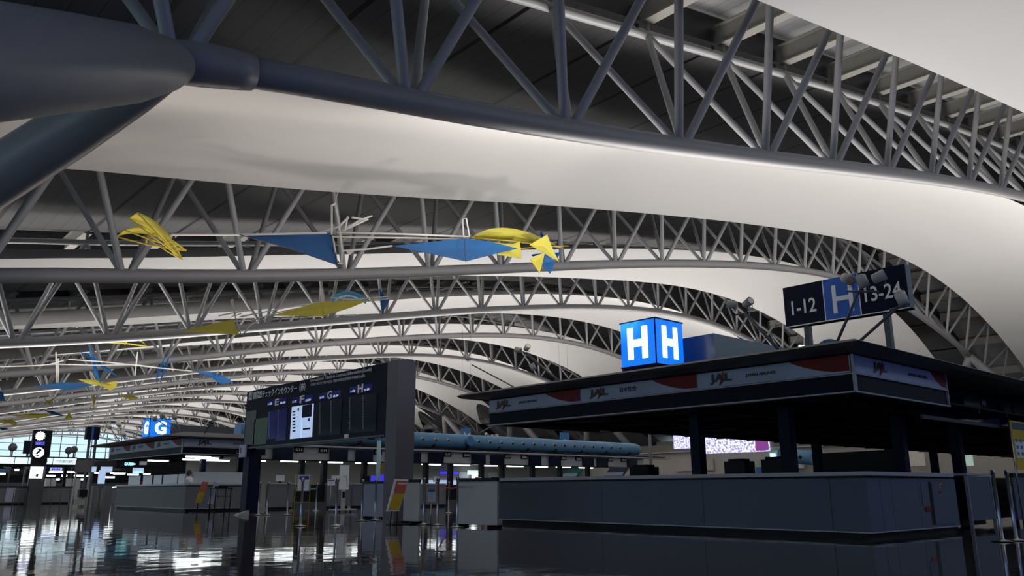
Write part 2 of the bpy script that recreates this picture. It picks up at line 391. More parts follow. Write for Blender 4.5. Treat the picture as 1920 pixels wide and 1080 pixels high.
# ------------------------------------------------------------------ check-in island kiosks (counter + canopy)
def logo_panel(par, face, c, a, b, z0, z1, words, red=True, words_at=(.35, .55), jal=(.08, .26), redx=.64):
    """film sign on the canopy; a -> b runs along the reading direction"""
    L_ = b - a; P = lambda t: a + L_ * t; H = z1 - z0
    q = MB()
    q.box(c - .03, c, a, b, z0, z1) if face == 'X' else q.box(a, b, c - .03, c, z0, z1)
    pn = q.build('sign_panel', 'fascia', par)
    cc = c - .032; wr = writeX if face == 'X' else writeY
    q = MB(); wr(q, 'JAL', cc, P(jal[0]), P(jal[1]), z0 + H * .16, z0 + H * .84, .05); q.build('lettering', 'ink', pn)
    m = (jal[0] + jal[1]) / 2
    pts = [(m - .012, .04), (m + .016, .28), (m + .024, .98), (m + .006, .66), (m + .0, .34)]
    pl = [((cc - .01, P(t), z0 + H * h) if face == 'X' else (P(t), cc - .01, z0 + H * h)) for t, h in pts]
    MB().prism(pl, (-.006, 0, 0) if face == 'X' else (0, -.006, 0)).build('logo_stripe', 'red', pn)
    if words:
        q = MB(); wr(q, words, cc, P(words_at[0]), P(words_at[1]), z0 + H * .38, z0 + H * (.62 if len(words) > 5 else .74), .03); q.build('lettering', 'ink', pn)
    if red:
        e = .995; pts = [(e, .99), (redx, .99)] + [(redx + (e - redx) * (i / 12), .99 - .93 * math.sin(PI / 2 * i / 12) ** .85) for i in range(1, 10)] + [(e, .10)]
        pl = [((cc - .002, P(t), z0 + H * h) if face == 'X' else (P(t), cc - .002, z0 + H * h)) for t, h in pts]
        MB().prism(pl, (-.004, 0, 0) if face == 'X' else (0, -.004, 0)).build('red_disc_segment', 'red', pn)
def eave(mb, xe, ye, xi, yi, x1, y1, zb, zt, zr):
    """roof slab with a thin wing-like edge on the -X and -Y sides"""
    o = [(xe, y1), (xe, ye), (x1, ye), (x1, y1)]; i_ = [(xi, y1), (xi, yi), (x1, yi), (x1, y1)]
    m_ = [(xe + .12, y1), (xe + .12, ye + .12), (x1, ye + .12), (x1, y1)]
    vs = [(x, y, zb + .03) for x, y in i_] + [(x, y, zb) for x, y in m_] + [(x, y, (zb + zt) / 2) for x, y in o] + [(x, y, zt) for x, y in m_] + [(x, y, zr) for x, y in i_]
    fs = [(0, 1, 2, 3), (19, 18, 17, 16)]
    for r in range(4):
        for k in range(4): fs.append((r * 4 + k, r * 4 + 4 + k, r * 4 + 4 + (k + 1) % 4, r * 4 + (k + 1) % 4))
    return mb.add(vs, fs)
def kiosk_counter(x0, x1, y0, y1, seams, sx, label, m='counter'):
    t = thing('service_counter', label, 'counter', (x0, y0, 0))
    g = .005
    ys = [y0] + sorted(seams) + [y1]
    for a, b in zip(ys[:-1], ys[1:]):
        MB().box(x0, x0 + .5, a + g, b - g, .12, 1.03).build('front_panel', m, t)
    xs_ = [x0 + .5] + sx + [x1]
    for i, (a, b) in enumerate(zip(xs_[:-1], xs_[1:])):
        MB().box((x0 + g if i == 0 else a + g), b - g, y0 + g * .5, y0 + .5, .12, 1.03).build('side_panel', m, t) if i else MB().box(x0 + .5 + g, b - g, y0 + g * .5, y0 + .5, .12, 1.03).build('side_panel', m, t)
    q = MB(); q.box(x0 + .02, x0 + .5, y0 + .02, y1 - .02, 1.03, 1.07); q.box(x0 + .5, x1 - .02, y0 + .02, y0 + .5, 1.03, 1.07); q.build('shadow_gap', 'black', t)
    q = MB(); q.box(x0 - .07, x0 + .62, y0 - .07, y1 + .05, 1.07, 1.14); q.box(x0 + .62, x1 - .2, y0 - .07, y0 + .62, 1.07, 1.14); q.build('countertop', 'top', t)
    q = MB(); q.box(x0 + .09, x0 + .45, y0 + .09, y1 - .02, 0, .10); q.box(x0 + .45, x1 - .05, y0 + .09, y0 + .45, 0, .10); q.build('kick_plate', 'black', t)
    q = MB(); q.box(x0 - .012, x0 + .5, y0 - .012, y1, .10, .12); q.box(x0 + .5, x1, y0 - .012, y0 + .5, .10, .12); q.build('metal_edge', 'top', t)
    return t
def kiosk_canopy(x0, x1, y0, y1, xe, ye, xr, label, seams, posts, zf=2.47, zm=2.80, zt=3.14):
    t = thing('island_canopy', label, 'canopy', (x0, y0, zf))
    q = MB(); q.box(x0, x0 + .2, y0, y1, zf, zt); q.box(x0 + .2, x1, y0, y0 + .2, zf, zt); q.box(x0 + .2, x1, y1 - .2, y1, zf, zt); q.build('fascia_frame', 'navyband', t)
    e = .02
    q = MB(); q.box(x0 - e - .03, x0, y0 - e, y1, zf, zf + .025); q.box(x0, x1, y0 - e - .03, y0, zf, zf + .025)
    q.box(x0 - e - .03, x0, y0 - e - .03, y0, zf, zt); q.box(x1 - .03, x1, y0 - .04, y0, zf, zt)
    q.box(x0 - e - .03, x0, y0, y1, zm - .01, zm + .01); q.box(x0, x1, y0 - e - .03, y0, zm - .01, zm + .01); q.build('trim_strip', 'top', t)
    q = MB(); eave(q, xe, ye, x0 + .05, y0 + .05, xr, y1 + .12, zt - .01, zt + .10, zt + .27); q.build('roof_edge', 'eave', t)
    q = MB(); q.box(x0 + .2, xr, y0 + .2, y1 - .2, zf + .12, zf + .16)
    for i in range(int((xr - x0) / 1.8)): q.box(x0 + .9 + 1.8 * i, x0 + 1.0 + 1.8 * i, y0 + .2, y1 - .2, zf + .02, zf + .12)
    for i in range(4):
        yy = y0 + 1 + i * (y1 - y0 - 2) / 3; q.box(x0 + .2, xr, yy, yy + .12, zf - .02, zf + .1)
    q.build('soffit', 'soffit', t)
    for x, y in posts: MB().box(x - .12, x + .12, y - .12, y + .12, 0, zf + .14).build('post', 'navy', t)
    return t
HX, HY, HY1 = 14.16, 6.71, 16.5
sY = [at(u, 930, X=HX).y for u in (1557, 1318, 1128)]
hc = kiosk_counter(HX, 18.05, HY, HY1, sY, [15.1, 16.25], 'long shaded blue-grey service counter at right front with pale rounded top')
dz = at(1726, 895, Y=HY), at(1745, 980, Y=HY), at(1786, 975, Y=HY)
dr = MB().box(at(1748, 930, Y=HY).x, at(1784, 930, Y=HY).x, HY - .012, HY, .17, .95).build('cabinet_door', 'counter', hc)
MB().box(at(1743, 930, Y=HY).x, at(1748, 930, Y=HY).x - .01, HY - .006, HY, .17, .97).build('door_gap', 'black', dr)
MB().tube([(at(1761, 903, Y=HY).x, HY - .02, .90), (at(1761, 903, Y=HY).x, HY, .90)], .045, 16).build('round_warning_sticker', 'yellow', dr)
MB().tube([(at(1761, 903, Y=HY).x + .012, HY - .024, .895), (at(1761, 903, Y=HY).x + .012, HY - .019, .895)], .025, 14).build('round_warning_sticker', 'red', dr)
q = MB(); xx = at(1757, 917, Y=HY).x
for i in range(3): q.box(xx + i * .07, xx + .04 + i * .07, HY - .016, HY - .011, .75, .79)
q.build('lettering', 'red', dr)
sd = MB().box(at(1728, 930, Y=HY).x, at(1742, 930, Y=HY).x, HY - .010, HY, .52, .95).build('cabinet_door', 'counter', hc)
MB().box(at(1733, 946, Y=HY).x, at(1744, 946, Y=HY).x, HY - .016, HY - .010, .42, .50).build('red_label', 'red', hc)
hpost = [tuple(at(1310, 860, X=15.3)[:2]), tuple(at(1480, 860, X=15.3)[:2]), tuple(at(1533, 860, Y=13.5)[:2]), tuple(at(1691, 860, Y=8.2)[:2]), tuple(at(1797, 860, Y=8.2)[:2]), tuple(at(1751, 860, Y=13.5)[:2])]
CX, CY, CY1 = 13.76, 6.55, 16.42
hcan = kiosk_canopy(CX, 17.80, CY, CY1, 12.75, 5.93, 60, 'dark island canopy with white airline sign band above the near service counter', None, hpost)
pe = [at(u, 730, X=CX).y for u in (919, 1091, 1311, 1597)]; pe[0] = CY1 - .02; pe[3] = CY + .03
logo_panel(hcan, 'X', CX, pe[0], pe[1] + .01, 2.82, 3.13, 'JAPAN AIRLINES')
logo_panel(hcan, 'X', CX, pe[1], pe[2] + .01, 2.82, 3.13, '\u65e5\u672c\u822a\u7a7a', words_at=(.365, .51))
logo_panel(hcan, 'X', CX, pe[2], pe[3], 2.82, 3.13, 'JAPAN AIRLINES', jal=(.09, .25))
logo_panel(hcan, 'Y', CY, CX + .03, 17.77, 2.82, 3.13, 'JAPAN AIRLINES', jal=(.17, .31), words_at=(.54, .76), redx=.81)
# recessed row of numbered check-in desks beyond the kiosk
def desk_sign(par, text, x, y, z, w_=.34, h_=.26, m='letter'):
    p = MB().box(x, x + w_, y - .06, y, z, z + h_).build('number_plate', 'black', par)
    q = MB(); writeY(q, text, y - .062, x + w_ * .14, x + w_ * .86, z + h_ * .25, z + h_ * .75, .02); q.build('lettering', m, p)
hrow = hcan
MB().box(17.85, 40, 7.4, 7.5, 2.45, 3.1).build('desk_fascia', 'navyband', hrow)
yy = 7.38
for u, tx in ((1838, 'H13'), (1876, 'H14')): desk_sign(hrow, tx, at(u - 6, 735, Y=yy).x, yy, 2.78, .34, .24, 'letter_dim')
MB().box(at(1833, 760, Y=yy).x, at(1869, 760, Y=yy).x, yy - .02, yy, 2.42, 2.78).build('panel', 'counter', hrow)
for a, b in ((1798, 1829), (1872, 1885), (1889, 1925)):
    MB().box(at(a, 760, Y=yy).x, at(b, 760, Y=yy).x, yy - .12, yy, 2.42, 3.0).build('monitor', 'screen_off', hrow)
q = MB(); q.box(17.85, 26, 7.1, 7.16, 2.28, 2.36); q.build('light_rail', 'eave', hrow)
dk = thing('check_in_desk', 'dark check-in desk with a pale blue side panel, right of the near service counter', 'desk', (18.9, 7.4, 0))
xa, xb = at(1817, 930, Y=7.0).x, at(1860, 930, Y=7.0).x
MB().box(xa, xb, 7.0, 7.05, .16, 1.10).build('side_panel', 'counter', dk); MB().box(xa, xb + .05, 6.98, 7.7, 1.12, 1.17).build('worktop', 'top', dk)
q = MB(); q.box(18.2, xa, 7.3, 7.7, .0, 1.12); q.box(xa, xb, 7.2, 7.7, .05, 1.1); q.box(xb + .04, 24, 7.6, 7.72, .12, 1.1); q.build('body', 'black', dk)  # last box is a dark backing added to cover the bright background
MB().box(xa - .03, xa, 6.98, 7.05, 0, 1.11).build('leg', 'top', dk); MB().box(xb, xb + .03, 6.98, 7.05, 0, 1.11).build('leg', 'top', dk)
xa, xb = at(1903, 930, Y=7.0).x, 26.0
pt = thing('partition_panel', 'bluish low partition panel cut by the right edge', 'partition', (xa, 7, 0))
MB().box(xa, xb, 7.0, 7.06, .1, 1.1).build('panel', 'counter', pt); MB().box(xa, xb, 6.98, 7.08, 1.1, 1.2).build('top_rail', 'black', pt)
q = MB(); q.box(xa, xa + .05, 7.0, 7.06, 0, .1); q.box(xb - .05, xb, 7.0, 7.06, 0, .1); q.build('foot', 'black', pt)
# yellow notice board at the right edge
nb = thing('notice_board', 'yellow and white notice board in a steel frame at the right edge', 'notice board', (21.8, 6.9, 0))
a = at(1893, 788, Y=6.85); b = at(1899, 880, Y=6.85); x1_ = a.x + 1.5
MB().box(a.x, x1_, 6.85, 6.9, b.z, a.z).build('board', 'yellow', nb)
MB().box(a.x + .1, x1_ - .1, 6.835, 6.85, b.z + .28, a.z - .48).build('poster', 'paper', nb)
q = MB()
for i in range(4):
    for j in range(3): q.box(a.x + .16 + .3 * i, a.x + .30 + .3 * i, 6.828, 6.835, b.z + .34 + j * .16, b.z + .42 + j * .16)
q.build('printed_icons', 'inkgrey', nb)
MB().box(a.x + .1, x1_ - .1, 6.835, 6.85, a.z - .2, a.z - .04).build('header', 'counter', nb)
MB().tube([(a.x - .03, 6.87, 0), (a.x - .03, 6.87, a.z + .03)], .02, 8).build('leg', 'chrome', nb); MB().tube([(x1_ + .03, 6.87, 0), (x1_ + .03, 6.87, a.z + .03)], .02, 8).build('leg', 'chrome', nb)

# equipment on and under the near canopy
def cube_sign(letter, x, y, s, z0, z1, zr, label):
    t = thing('cube_sign', label, 'sign', (x, y, zr))
    MB().box(x + .03, x + s - .03, y + .03, y + s - .03, zr, z0).build('base', 'navy', t)
    MB().box(x, x + s, y, y + s, z0 + .02, z1 - .02).build('light_box', 'glowblue', t)
    q = MB(); writeX(q, letter, x - .001, y + s * .80, y + s * .22, z0 + (z1 - z0) * .16, z0 + (z1 - z0) * .86, .045); writeY(q, letter, y - .001, x + s * .24, x + s * .80, z0 + (z1 - z0) * .16, z0 + (z1 - z0) * .86, .045); q.build('lettering', 'glowwhite', t)
    q = MB(); q.box(x - .02, x + s + .02, y - .02, y + s + .02, z1 - .02, z1 + .01); q.box(x - .02, x + s + .02, y - .02, y + s + .02, z0, z0 + .02); q.box(x - .015, x + .01, y - .015, y + .01, z0, z1); q.build('frame', 'navy', t)
cube_sign('H', 15.5, 12.21, 1.10, 3.80, 4.95, 3.40, 'glowing blue cube sign with white H on the near canopy')
g0 = at(279, 819, Y=41.0); g1 = at(279, 784, Y=41.0)
cube_sign('G', g0.x, 41.0, .98, g0.z, g1.z, 3.40, 'glowing blue cube sign with white G on the farther canopy')
bx = thing('equipment_enclosure', 'dark glossy blue-grey box behind the blue H cube', 'enclosure', (17, 11.55, 3.4))
MB().box(17, 20.6, 11.55, 14.6, 3.41, 4.64).build('housing', mat('enclosure_paint', (.035, .05, .10), .22), bx)
bx = thing('equipment_enclosure', 'dark blue-grey box to the right of the blue G cube', 'enclosure', (13.9, 40.9, 3.4))
a = at(312, 795, Y=42.5); b = at(452, 803, Y=42.5)
MB().box(a.x, b.x + 1.2, 42.5, 45.0, 3.41, a.z - .02).build('housing', 'steel_dark', bx)
# big hanging range sign
t = thing('overhead_sign', 'navy sign on two posts reading 1-12 H 13-24', 'sign', (17, 8.1, 3.4))
yl, yr, zb_, zt_ = 9.57, 6.75, 4.48, 5.43
q = MB(); q.box(17.02, 17.26, yr, yl, zb_, zt_); q.build('housing', mat('sign_housing', (.12, .17, .20), .5), t)
ya_ = at(1545, 560, X=17).y; yb_ = at(1611, 550, X=17).y
MB().box(17, 17.02, ya_, yl, zb_ + .02, zt_).build('panel', 'navy', t); MB().box(17, 17.02, yr, yb_, zb_ + .02, zt_).build('panel', 'navy', t)
MB().box(16.995, 17.02, yb_, ya_, zb_ + .02, zt_).build('panel', 'blue', t)
q = MB(); q.box(16.992, 17.0, ya_ - .01, ya_ + .01, zb_ + .02, zt_); q.box(16.992, 17.0, yb_ - .01, yb_ + .01, zb_ + .02, zt_); q.box(16.99, 17.27, yr, yl, zb_, zb_ + .02); q.build('divider', 'letter', t)
q = MB(); f_ = lambda u: at(u, 560, X=17).y
writeX(q, '1-12', 16.999, f_(1483), f_(1529), zb_ + .27, zb_ + .60, .012); writeX(q, 'H', 16.994, f_(1561), f_(1600), zb_ + .14, zb_ + .78, .012)
writeX(q, '13-24', 16.999, f_(1622), f_(1692), zb_ + .27, zb_ + .60, .012); q.build('lettering', 'letter', t)
for u in (1515, 1667):
    y_ = at(u, 640, X=17.1).y; MB().box(17.08, 17.22, y_ - .06, y_ + .06, 3.41, zb_).build('post', 'steel_dark', t)
# floodlights on slanted poles
def head(par, c, d, s=1.0, m='lamphead'):
    s *= .70
    c = Vector(c); d = Vector(d).normalized()
    h = MB(); h.tube([c - d * .19 * s, c - d * .16 * s, c + d * .17 * s, c + d * .17 * s], [.07 * s, .135 * s, .15 * s, .128 * s], 18, True).build('lamp_housing', m, par)
    MB().tube([c + d * .172 * s, c + d * .176 * s], .115 * s, 14).build('lens', 'nozzle', h_last(par))
    MB().tube([c + Vector((0, 0, -.24 * s)), c + Vector((.12 * s, -.1 * s, -.2 * s)), c + Vector((.12 * s, -.1 * s, 0))], .012 * s, 6).build('bracket', 'steel_dark', h_last(par))
def h_last(par): return [o for o in par.children if o.name.startswith('lamp_housing')][-1]
def flood(label, base, top, heads, bar=None, r=.03, s=1.0, group='floodlights on slanted poles'):
    t = thing('floodlight', label, 'floodlight', base, group)
    MB().tube([base, top], r, 8).build('pole', 'steel_dark', t)
    if bar: MB().tube(bar, .022 * s, 8).build('crossbar', 'steel_dark', t)
    for c, d in heads: head(t, c, d, s)
    return t
A_ = lambda u, v, x=14.6: tuple(at(u, v, X=x))
flood('triple floodlight on a slanted pole in front of the H range sign', A_(1556, 672, 15), A_(1611, 546, 15), [(A_(1589, 523, 15), (-.5, -.8, -.5)), (A_(1617, 527, 15), (.1, -.2, -.9)), (A_(1648, 519, 15), (.3, -.9, .35))], [A_(1588, 546, 15), A_(1647, 547, 15)])
flood('single floodlight on a long slanted pole at the right end of the range sign', A_(1580, 668, 15), A_(1686, 574, 15), [(A_(1691, 560, 15), (.2, .35, .9))], [A_(1668, 581, 15), A_(1702, 573, 15)])
flood('pair of floodlights on a slanted pole above the H cube sign', A_(1475, 672), A_(1398, 588), [(A_(1372, 571), (-.4, .7, .2)), (A_(1402, 568), (-.2, -.6, .2))], [A_(1380, 590), A_(1410, 586)], .035, .85)
flood('single square floodlight at the end of a thin pole, leftmost above the near canopy', A_(1000, 745), A_(885, 684), [(A_(876, 670), (-.3, .3, .8))], None, .018, .75)
flood('twin floodlights on a thick slanted pole above the near canopy edge', A_(1066, 730), A_(986, 662), [(A_(972, 656), (-.2, .9, .2)), (A_(988, 652), (-.3, -.8, .4)), (A_(999, 688), (-.3, .2, .7))], None, .035, .75)
# blue air duct and yellow duct on the near canopy
t = thing('air_duct', 'blue round air duct lying on the near canopy under the range sign', 'air duct', (17.1, 8.7, 3.45))
MB().tube([(17.32, 8.75, 3.78), (34, 8.75, 3.78)], .36, 28).build('pipe', 'ductend', t)
MB().box(18, 18.2, 8.5, 9.0, 3.40, 3.5).build('saddle', 'steel_dark', t)
t = thing('yellow_duct', 'yellow round duct end on the near canopy left of the blue duct', 'air duct', (17.4, 9.9, 3.45))
c1 = at(1487, 655, X=17.0)
MB().tube([(17.0, c1.y + .05, 3.8), (17.7, c1.y - .05, 3.8)], [.15, .27], 24).build('pipe', 'yellow', t)
MB().tube([(17.1, c1.y - .1, 4.02), (17.5, c1.y - .36, 3.98)], .035, 10).build('lamp', 'lampwarm', t)
MB().box(17.3, 17.6, c1.y - .25, c1.y + .05, 3.40, 3.66).build('saddle', 'steel_dark', t)
# things standing on the near counter and beyond it
def slab(name, label, cat, px_, x, m, th=.02, parts=None, grp=None):
    p = [at(u, v, X=x) for u, v in px_]; q = MB().prism(p, (th, 0, 0)); o = q.build(name, m, None, tuple(p[-1])); return tag(o, label, cat, grp)
zt = 1.14
def easel(label, u0, u1, v0, m1, m2, text=None):
    y0_, y1_ = at(u0, 882, X=14.7).y, at(u1, 882, X=14.7).y; z1_ = at(u0, v0, X=14.7).z
    t = thing('leaflet_stand', label, 'leaflet stand', (14.7, y0_, 1.14))
    p = [(14.62, y0_, 1.14), (14.62, y1_, 1.14), (14.78, y1_ - .06, z1_), (14.78, y0_ - .06, z1_)]
    MB().prism(p, (.02, 0, 0)).build('card', m1, t)
    p = [(14.613, y0_ - .02, 1.16), (14.613, y1_ + .02, 1.16), (14.65, y1_ , 1.24), (14.65, y0_ - .02, 1.24)]
    MB().prism(p, (.006, 0, 0)).build('printed_patch', m2, t)
    if text:
        q = MB(); write(q, text, (14.74, y0_ - .06, z1_ - .13), (0, -1, 0), (.4, 0, .9), abs(y1_ - y0_) * .7, .07, (-1, 0, .3), .01); q.build('lettering', 'letter_dim', t)
easel('green leaflet stand on the near counter', 1058, 1086, 880, 'green', 'paper')
easel('grey leaflet card lettered Board on the near counter', 1136, 1172, 877, 'inkgrey', 'paper', 'Board')
for (u0, u1, v0, lb) in ((1357, 1395, 861, 'low black printer on the near counter left of the centre post'), (1426, 1466, 857, 'wide black printer on the near counter right of the first canopy post'), (1180, 1215, 872, 'small black terminal on the near counter beside the leaflet card')):
    a = at(u0, v0, X=15.4); b = at(u1, v0, X=15.4)
    t = thing('printer', lb, 'printer', (15.4, b.y, 1.0)); z_ = max(a.z, 1.24)
    MB().box(15.4, 15.8, b.y, a.y, 1.0, z_ - .05).build('body', 'black', t); MB().box(15.44, 15.74, b.y + .08, a.y - .08, z_ - .05, z_).build('lid', 'soffit', t)
    MB().box(15.35, 15.85, b.y - .05, a.y + .05, 0, 1.0).build('cabinet', 'soffit', t)
t = thing('partition_wall', 'large black partition behind the near counter at right', 'partition', (20, 9.5, 0))
ya1, yb1 = at(1541, 860, X=20).y, at(1690, 860, X=20).y
q = MB(); q.prism([(20, ya1, 0), (20, yb1, 0), (20, yb1, at(1690, 842, X=20).z), (20, ya1, at(1541, 850, X=20).z)], (.12, 0, 0)); q.build('panel', 'black', t)

# ------------------------------------------------------------------ G island
GX, GY, GY1 = 13.0, 35.45, 44.9
gc = kiosk_counter(GX, 15.9, GY, GY1, [38.0, 41.0], [14.4], 'long grey service counter of the farther G island, left of the information board', 'counter_grey')
gcan = kiosk_canopy(12.65, 16.4, 35.3, 45.6, 11.7, 34.7, 16.0, 'farther dark island canopy with airline sign band at left', None, [(15.2, 39.5), (16.6, 38.5)], 2.36, 2.66, 3.02)
a, b = 35.34, 45.55; st = (b - a) / 3
for i in range(3): logo_panel(gcan, 'X', 12.65, b - st * i, b - st * (i + 1) + .01, 2.68, 3.01, ('JAPAN AIRLINES', '\u65e5\u672c\u822a\u7a7a', 'JAPAN AIRLINES')[i])
logo_panel(gcan, 'Y', 35.3, 12.68, 16.37, 2.68, 3.01, 'JAPAN AIRLINES', jal=(.16, .32), words_at=(.58, .86), red=False)
q = MB(); writeY(q, '\u3054\u6848\u5185', 35.26, 15.0, 15.6, 2.42, 2.58, .01); q.build('lettering', 'letter_dim', gcan)
q = MB()
for (x, y, l) in ((13.3, 36.6, 1.1), (14.2, 37.9, 1.1), (14.4, 40, 1.1), (15.7, 40.5, 1.2), (13.6, 42.5, 1.0)):
    f = thing('tube_light', 'white fluorescent tube under the G island canopy', 'ceiling light', (x, y, 2.34), 'fluorescent tubes under the G kiosk canopy')
    MB().tube([(x, y, 2.30), (x + l, y, 2.30)], .035, 8).build('tube', 'lamp', f); MB().box(x - .05, x + l + .05, y - .05, y + .05, 2.34, 2.42).build('fitting', 'white', f)
# white acrylic screens on the counter
for i, (u0, u1) in enumerate(((241, 262), (268, 284), (288, 302), (306, 331), (334, 346))):
    y0_, y1_ = at(u0, 900, X=13.35).y, at(u1, 900, X=13.35).y
    tag(MB().box(13.35, 13.38, y1_, y0_, 1.14, 1.14 + .42).build('counter_screen', 'panel_on_top', None, (13.35, y1_, 1.14)), 'white acrylic screen standing on the G service counter', 'screen', 'white screens along the G counter')
tag(MB().box(13.4, 15.9, GY + .25, GY + .28, 1.14, 1.64).build('counter_screen', 'panel_on_top', None, (14.4, GY + .25, 1.14)), 'long white acrylic screen on the right side of the G service counter', 'screen')
# person behind the counter
pc = at(356, 885, X=14.6)
def person(x, y):
    J = [(0, 0, .92), (0, 0, 1.12), (0, 0, 1.34), (0, 0, 1.44), (0, 0, 1.53), (0, 0, 1.66), (0, .19, 1.39), (.03, .24, 1.12), (-.18, .2, 1.05), (0, -.19, 1.39), (.03, -.24, 1.12), (-.18, -.2, 1.05), (0, .10, .86), (.01, .11, .48), (0, .11, .06), (-.12, .11, .03), (0, -.10, .86), (.01, -.11, .48), (0, -.11, .06), (-.12, -.11, .03), (-.24, .17, 1.05), (-.24, -.17, 1.05)]
    E_ = [(0, 1), (1, 2), (2, 3), (3, 4), (4, 5), (2, 6), (6, 7), (7, 8), (2, 9), (9, 10), (10, 11), (0, 12), (12, 13), (13, 14), (14, 15), (0, 16), (16, 17), (17, 18), (18, 19), (8, 20), (11, 21)]
    Rr = [.13, .12, .13, .055, .075, .085, .06, .042, .03, .06, .042, .03, .085, .058, .042, .035, .085, .058, .042, .035, .028, .028]
    me = bpy.data.meshes.new('person'); me.from_pydata(J, E_, []); o = bpy.data.objects.new('person', me); COL.objects.link(o)
    s = o.modifiers.new('s', 'SKIN'); o.modifiers.new('u', 'SUBSURF').levels = 1; o.modifiers['u'].render_levels = 2
    for i, r_ in enumerate(Rr): me.skin_vertices[0].data[i].radius = (r_, r_)
    me.skin_vertices[0].data[0].use_root = True; me.materials.append(M['skin'])
    o.location = (x, y, 0); tag(o, 'person with black hair in a white shirt behind the G service counter', 'person')
    off = Vector((x, y, 0))
    def blob(name, c, r, m, zmin=None):
        q = MB(); n = 16; vs = []
        for i in range(9):
            th = PI * i / 8
            for k in range(n): a = 2 * PI * k / n; vs.append((c[0] + r[0] * math.sin(th) * math.cos(a) + x, c[1] + r[1] * math.sin(th) * math.sin(a) + y, c[2] + r[2] * math.cos(th)))
        q.add(vs, [(i * n + k, (i + 1) * n + k, (i + 1) * n + (k + 1) % n, i * n + (k + 1) % n) for i in range(8) for k in range(n)], True); return q.build(name, m, o)
    blob('hair', (.03, 0, 1.665), (.125, .112, .15), 'hair'); blob('nose', (-.10, 0, 1.62), (.02, .015, .025), 'skin'); blob('ear', (0, .09, 1.62), (.02, .015, .03), 'skin'); blob('ear', (0, -.09, 1.62), (.02, .015, .03), 'skin')
    q = MB(); q.lathe([(.06, 1.50), (.12, 1.46), (.19, 1.40), (.20, 1.30), (.17, 1.1), (.19, .88)], (x, y, 0), 20)
    q.tube([(x, y + .17, 1.40), (x + .03, y + .25, 1.12)], [.07, .055], 10); q.tube([(x, y - .17, 1.40), (x + .03, y - .25, 1.12)], [.07, .055], 10); q.build('shirt', 'shirt', o)
    q = MB(); q.tube([(x, y + .1, .95), (x, y + .11, .08)], [.12, .07], 12); q.tube([(x, y - .1, .95), (x, y - .11, .08)], [.12, .07], 12); q.build('trousers', 'trousers', o)
person(pc.x, pc.y); bpy.data.objects['person'].rotation_euler = (0, 0, PI)
# ---- numbered desk row of the G island
RY = 36.0
row = thing('check_in_fascia', 'grey overhead fascia with desk numbers G13 to G24 and black monitors', 'fascia', (16, RY, 2.24))
MB().box(16.46, 43.8, RY, RY + .2, 2.26, 2.86).build('backing', 'partition', row)
MB().box(16.46, 46.5, RY - .30, RY + .3, 2.86, 2.94).build('eave', 'top', row)
MB().box(16.46, 43.8, RY - .02, RY + .2, 2.20, 2.26).build('lower_rail', 'black', row)
cs = [19.0, 23.4, 27.85, 32.2, 36.8, 41.1]
for i, c in enumerate(cs):
    for s in (-1, 1):
        desk_sign(row, 'G%d' % (13 + 2 * i + (s > 0)), c + .65 * s - .24, RY, 2.60, .48, .24)
        xa = c + 1.0 * s if s > 0 else c - 1.0 - .95
        mo = MB().box(xa, xa + .95, RY - .16, RY - .02, 2.20, 2.78).build('monitor', 'screen_off', row)
        if c < 45: MB().box(xa + .4, xa + .55, RY - .02, RY, 2.3, 2.5).build('bracket', 'black', mo)
gcn = MB(); eave(gcn, 16.45, RY - .3, 16.6, RY + .2, 46, 43.3, 2.95, 3.0, 3.04)
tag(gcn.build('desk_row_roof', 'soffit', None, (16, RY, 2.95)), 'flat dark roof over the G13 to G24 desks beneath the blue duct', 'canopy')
for x in (18.65, 19.85, 22.1, 24.2, 25.9, 27.55, 29.75, 31.3, 33.7, 36, 38.5, 41, 43.6):
    tag(MB().box(x - .12, x + .12, RY + .05, RY + .3, 0, 2.22).build('desk_row_post', 'black', None, (x, RY + .17, 0)), 'black post between the windows of the G desk row', 'post', 'black posts of the G desk row')
for i, c in enumerate(cs):
    for s in (-1, 1):
        xa = c + .85 * s if s > 0 else c - .85 - 1.28
        t = thing('check_in_desk', 'grey check-in desk in the G row, under number G%d' % (13 + 2 * i + (s > 0)), 'desk', (xa, RY - .2, 0), 'grey desks of the G row')
        MB().box(xa, xa + 1.28, RY - .2, RY + .03, .10, 1.10).build('front_panel', 'counter_grey', t); MB().box(xa, xa + 1.28, RY - .25, RY + .04, 1.12, 1.18).build('worktop', 'top', t)
        MB().box(xa + .05, xa + 1.22, RY - .12, RY + .02, 0, .10).build('kick_plate', 'black', t); MB().box(xa + .02, xa + 1.26, RY - .18, RY + .03, 1.10, 1.12).build('shadow_gap', 'black', t)
        m_ = thing('desk_monitor', 'small computer monitor on the G%d desk' % (13 + 2 * i + (s > 0)), 'monitor', (xa + .7, RY - .1, 1.18), 'monitors on the G row desks')
        xo = random.uniform(.2, .8)
        MB().box(xa + xo, xa + xo + .42, RY - .1, RY - .06, 1.26, 1.54).build('panel', 'white' if (i + s) % 2 else 'soffit', m_); MB().box(xa + xo + .16, xa + xo + .26, RY - .1, RY - .04, 1.18, 1.26).build('stand', 'black', m_)
    t = thing('baggage_scale', 'black conveyor opening with baggage scale between the G%d and G%d desks' % (13 + 2 * i, 14 + 2 * i), 'baggage scale', (c - .8, RY, 0), 'baggage scales of the G row')
    MB().box(c - .82, c + .82, RY - .3, RY + .03, 0, .32).build('scale', 'steel_dark', t); MB().box(c - .82, c + .82, RY - .02, RY + .03, .32, 1.1).build('flap', 'black', t)
mb = MB(); mb.box(15.9, 50, 43.4, 43.6, 0, 2.94); struct('wall_island', mb, 'wall')
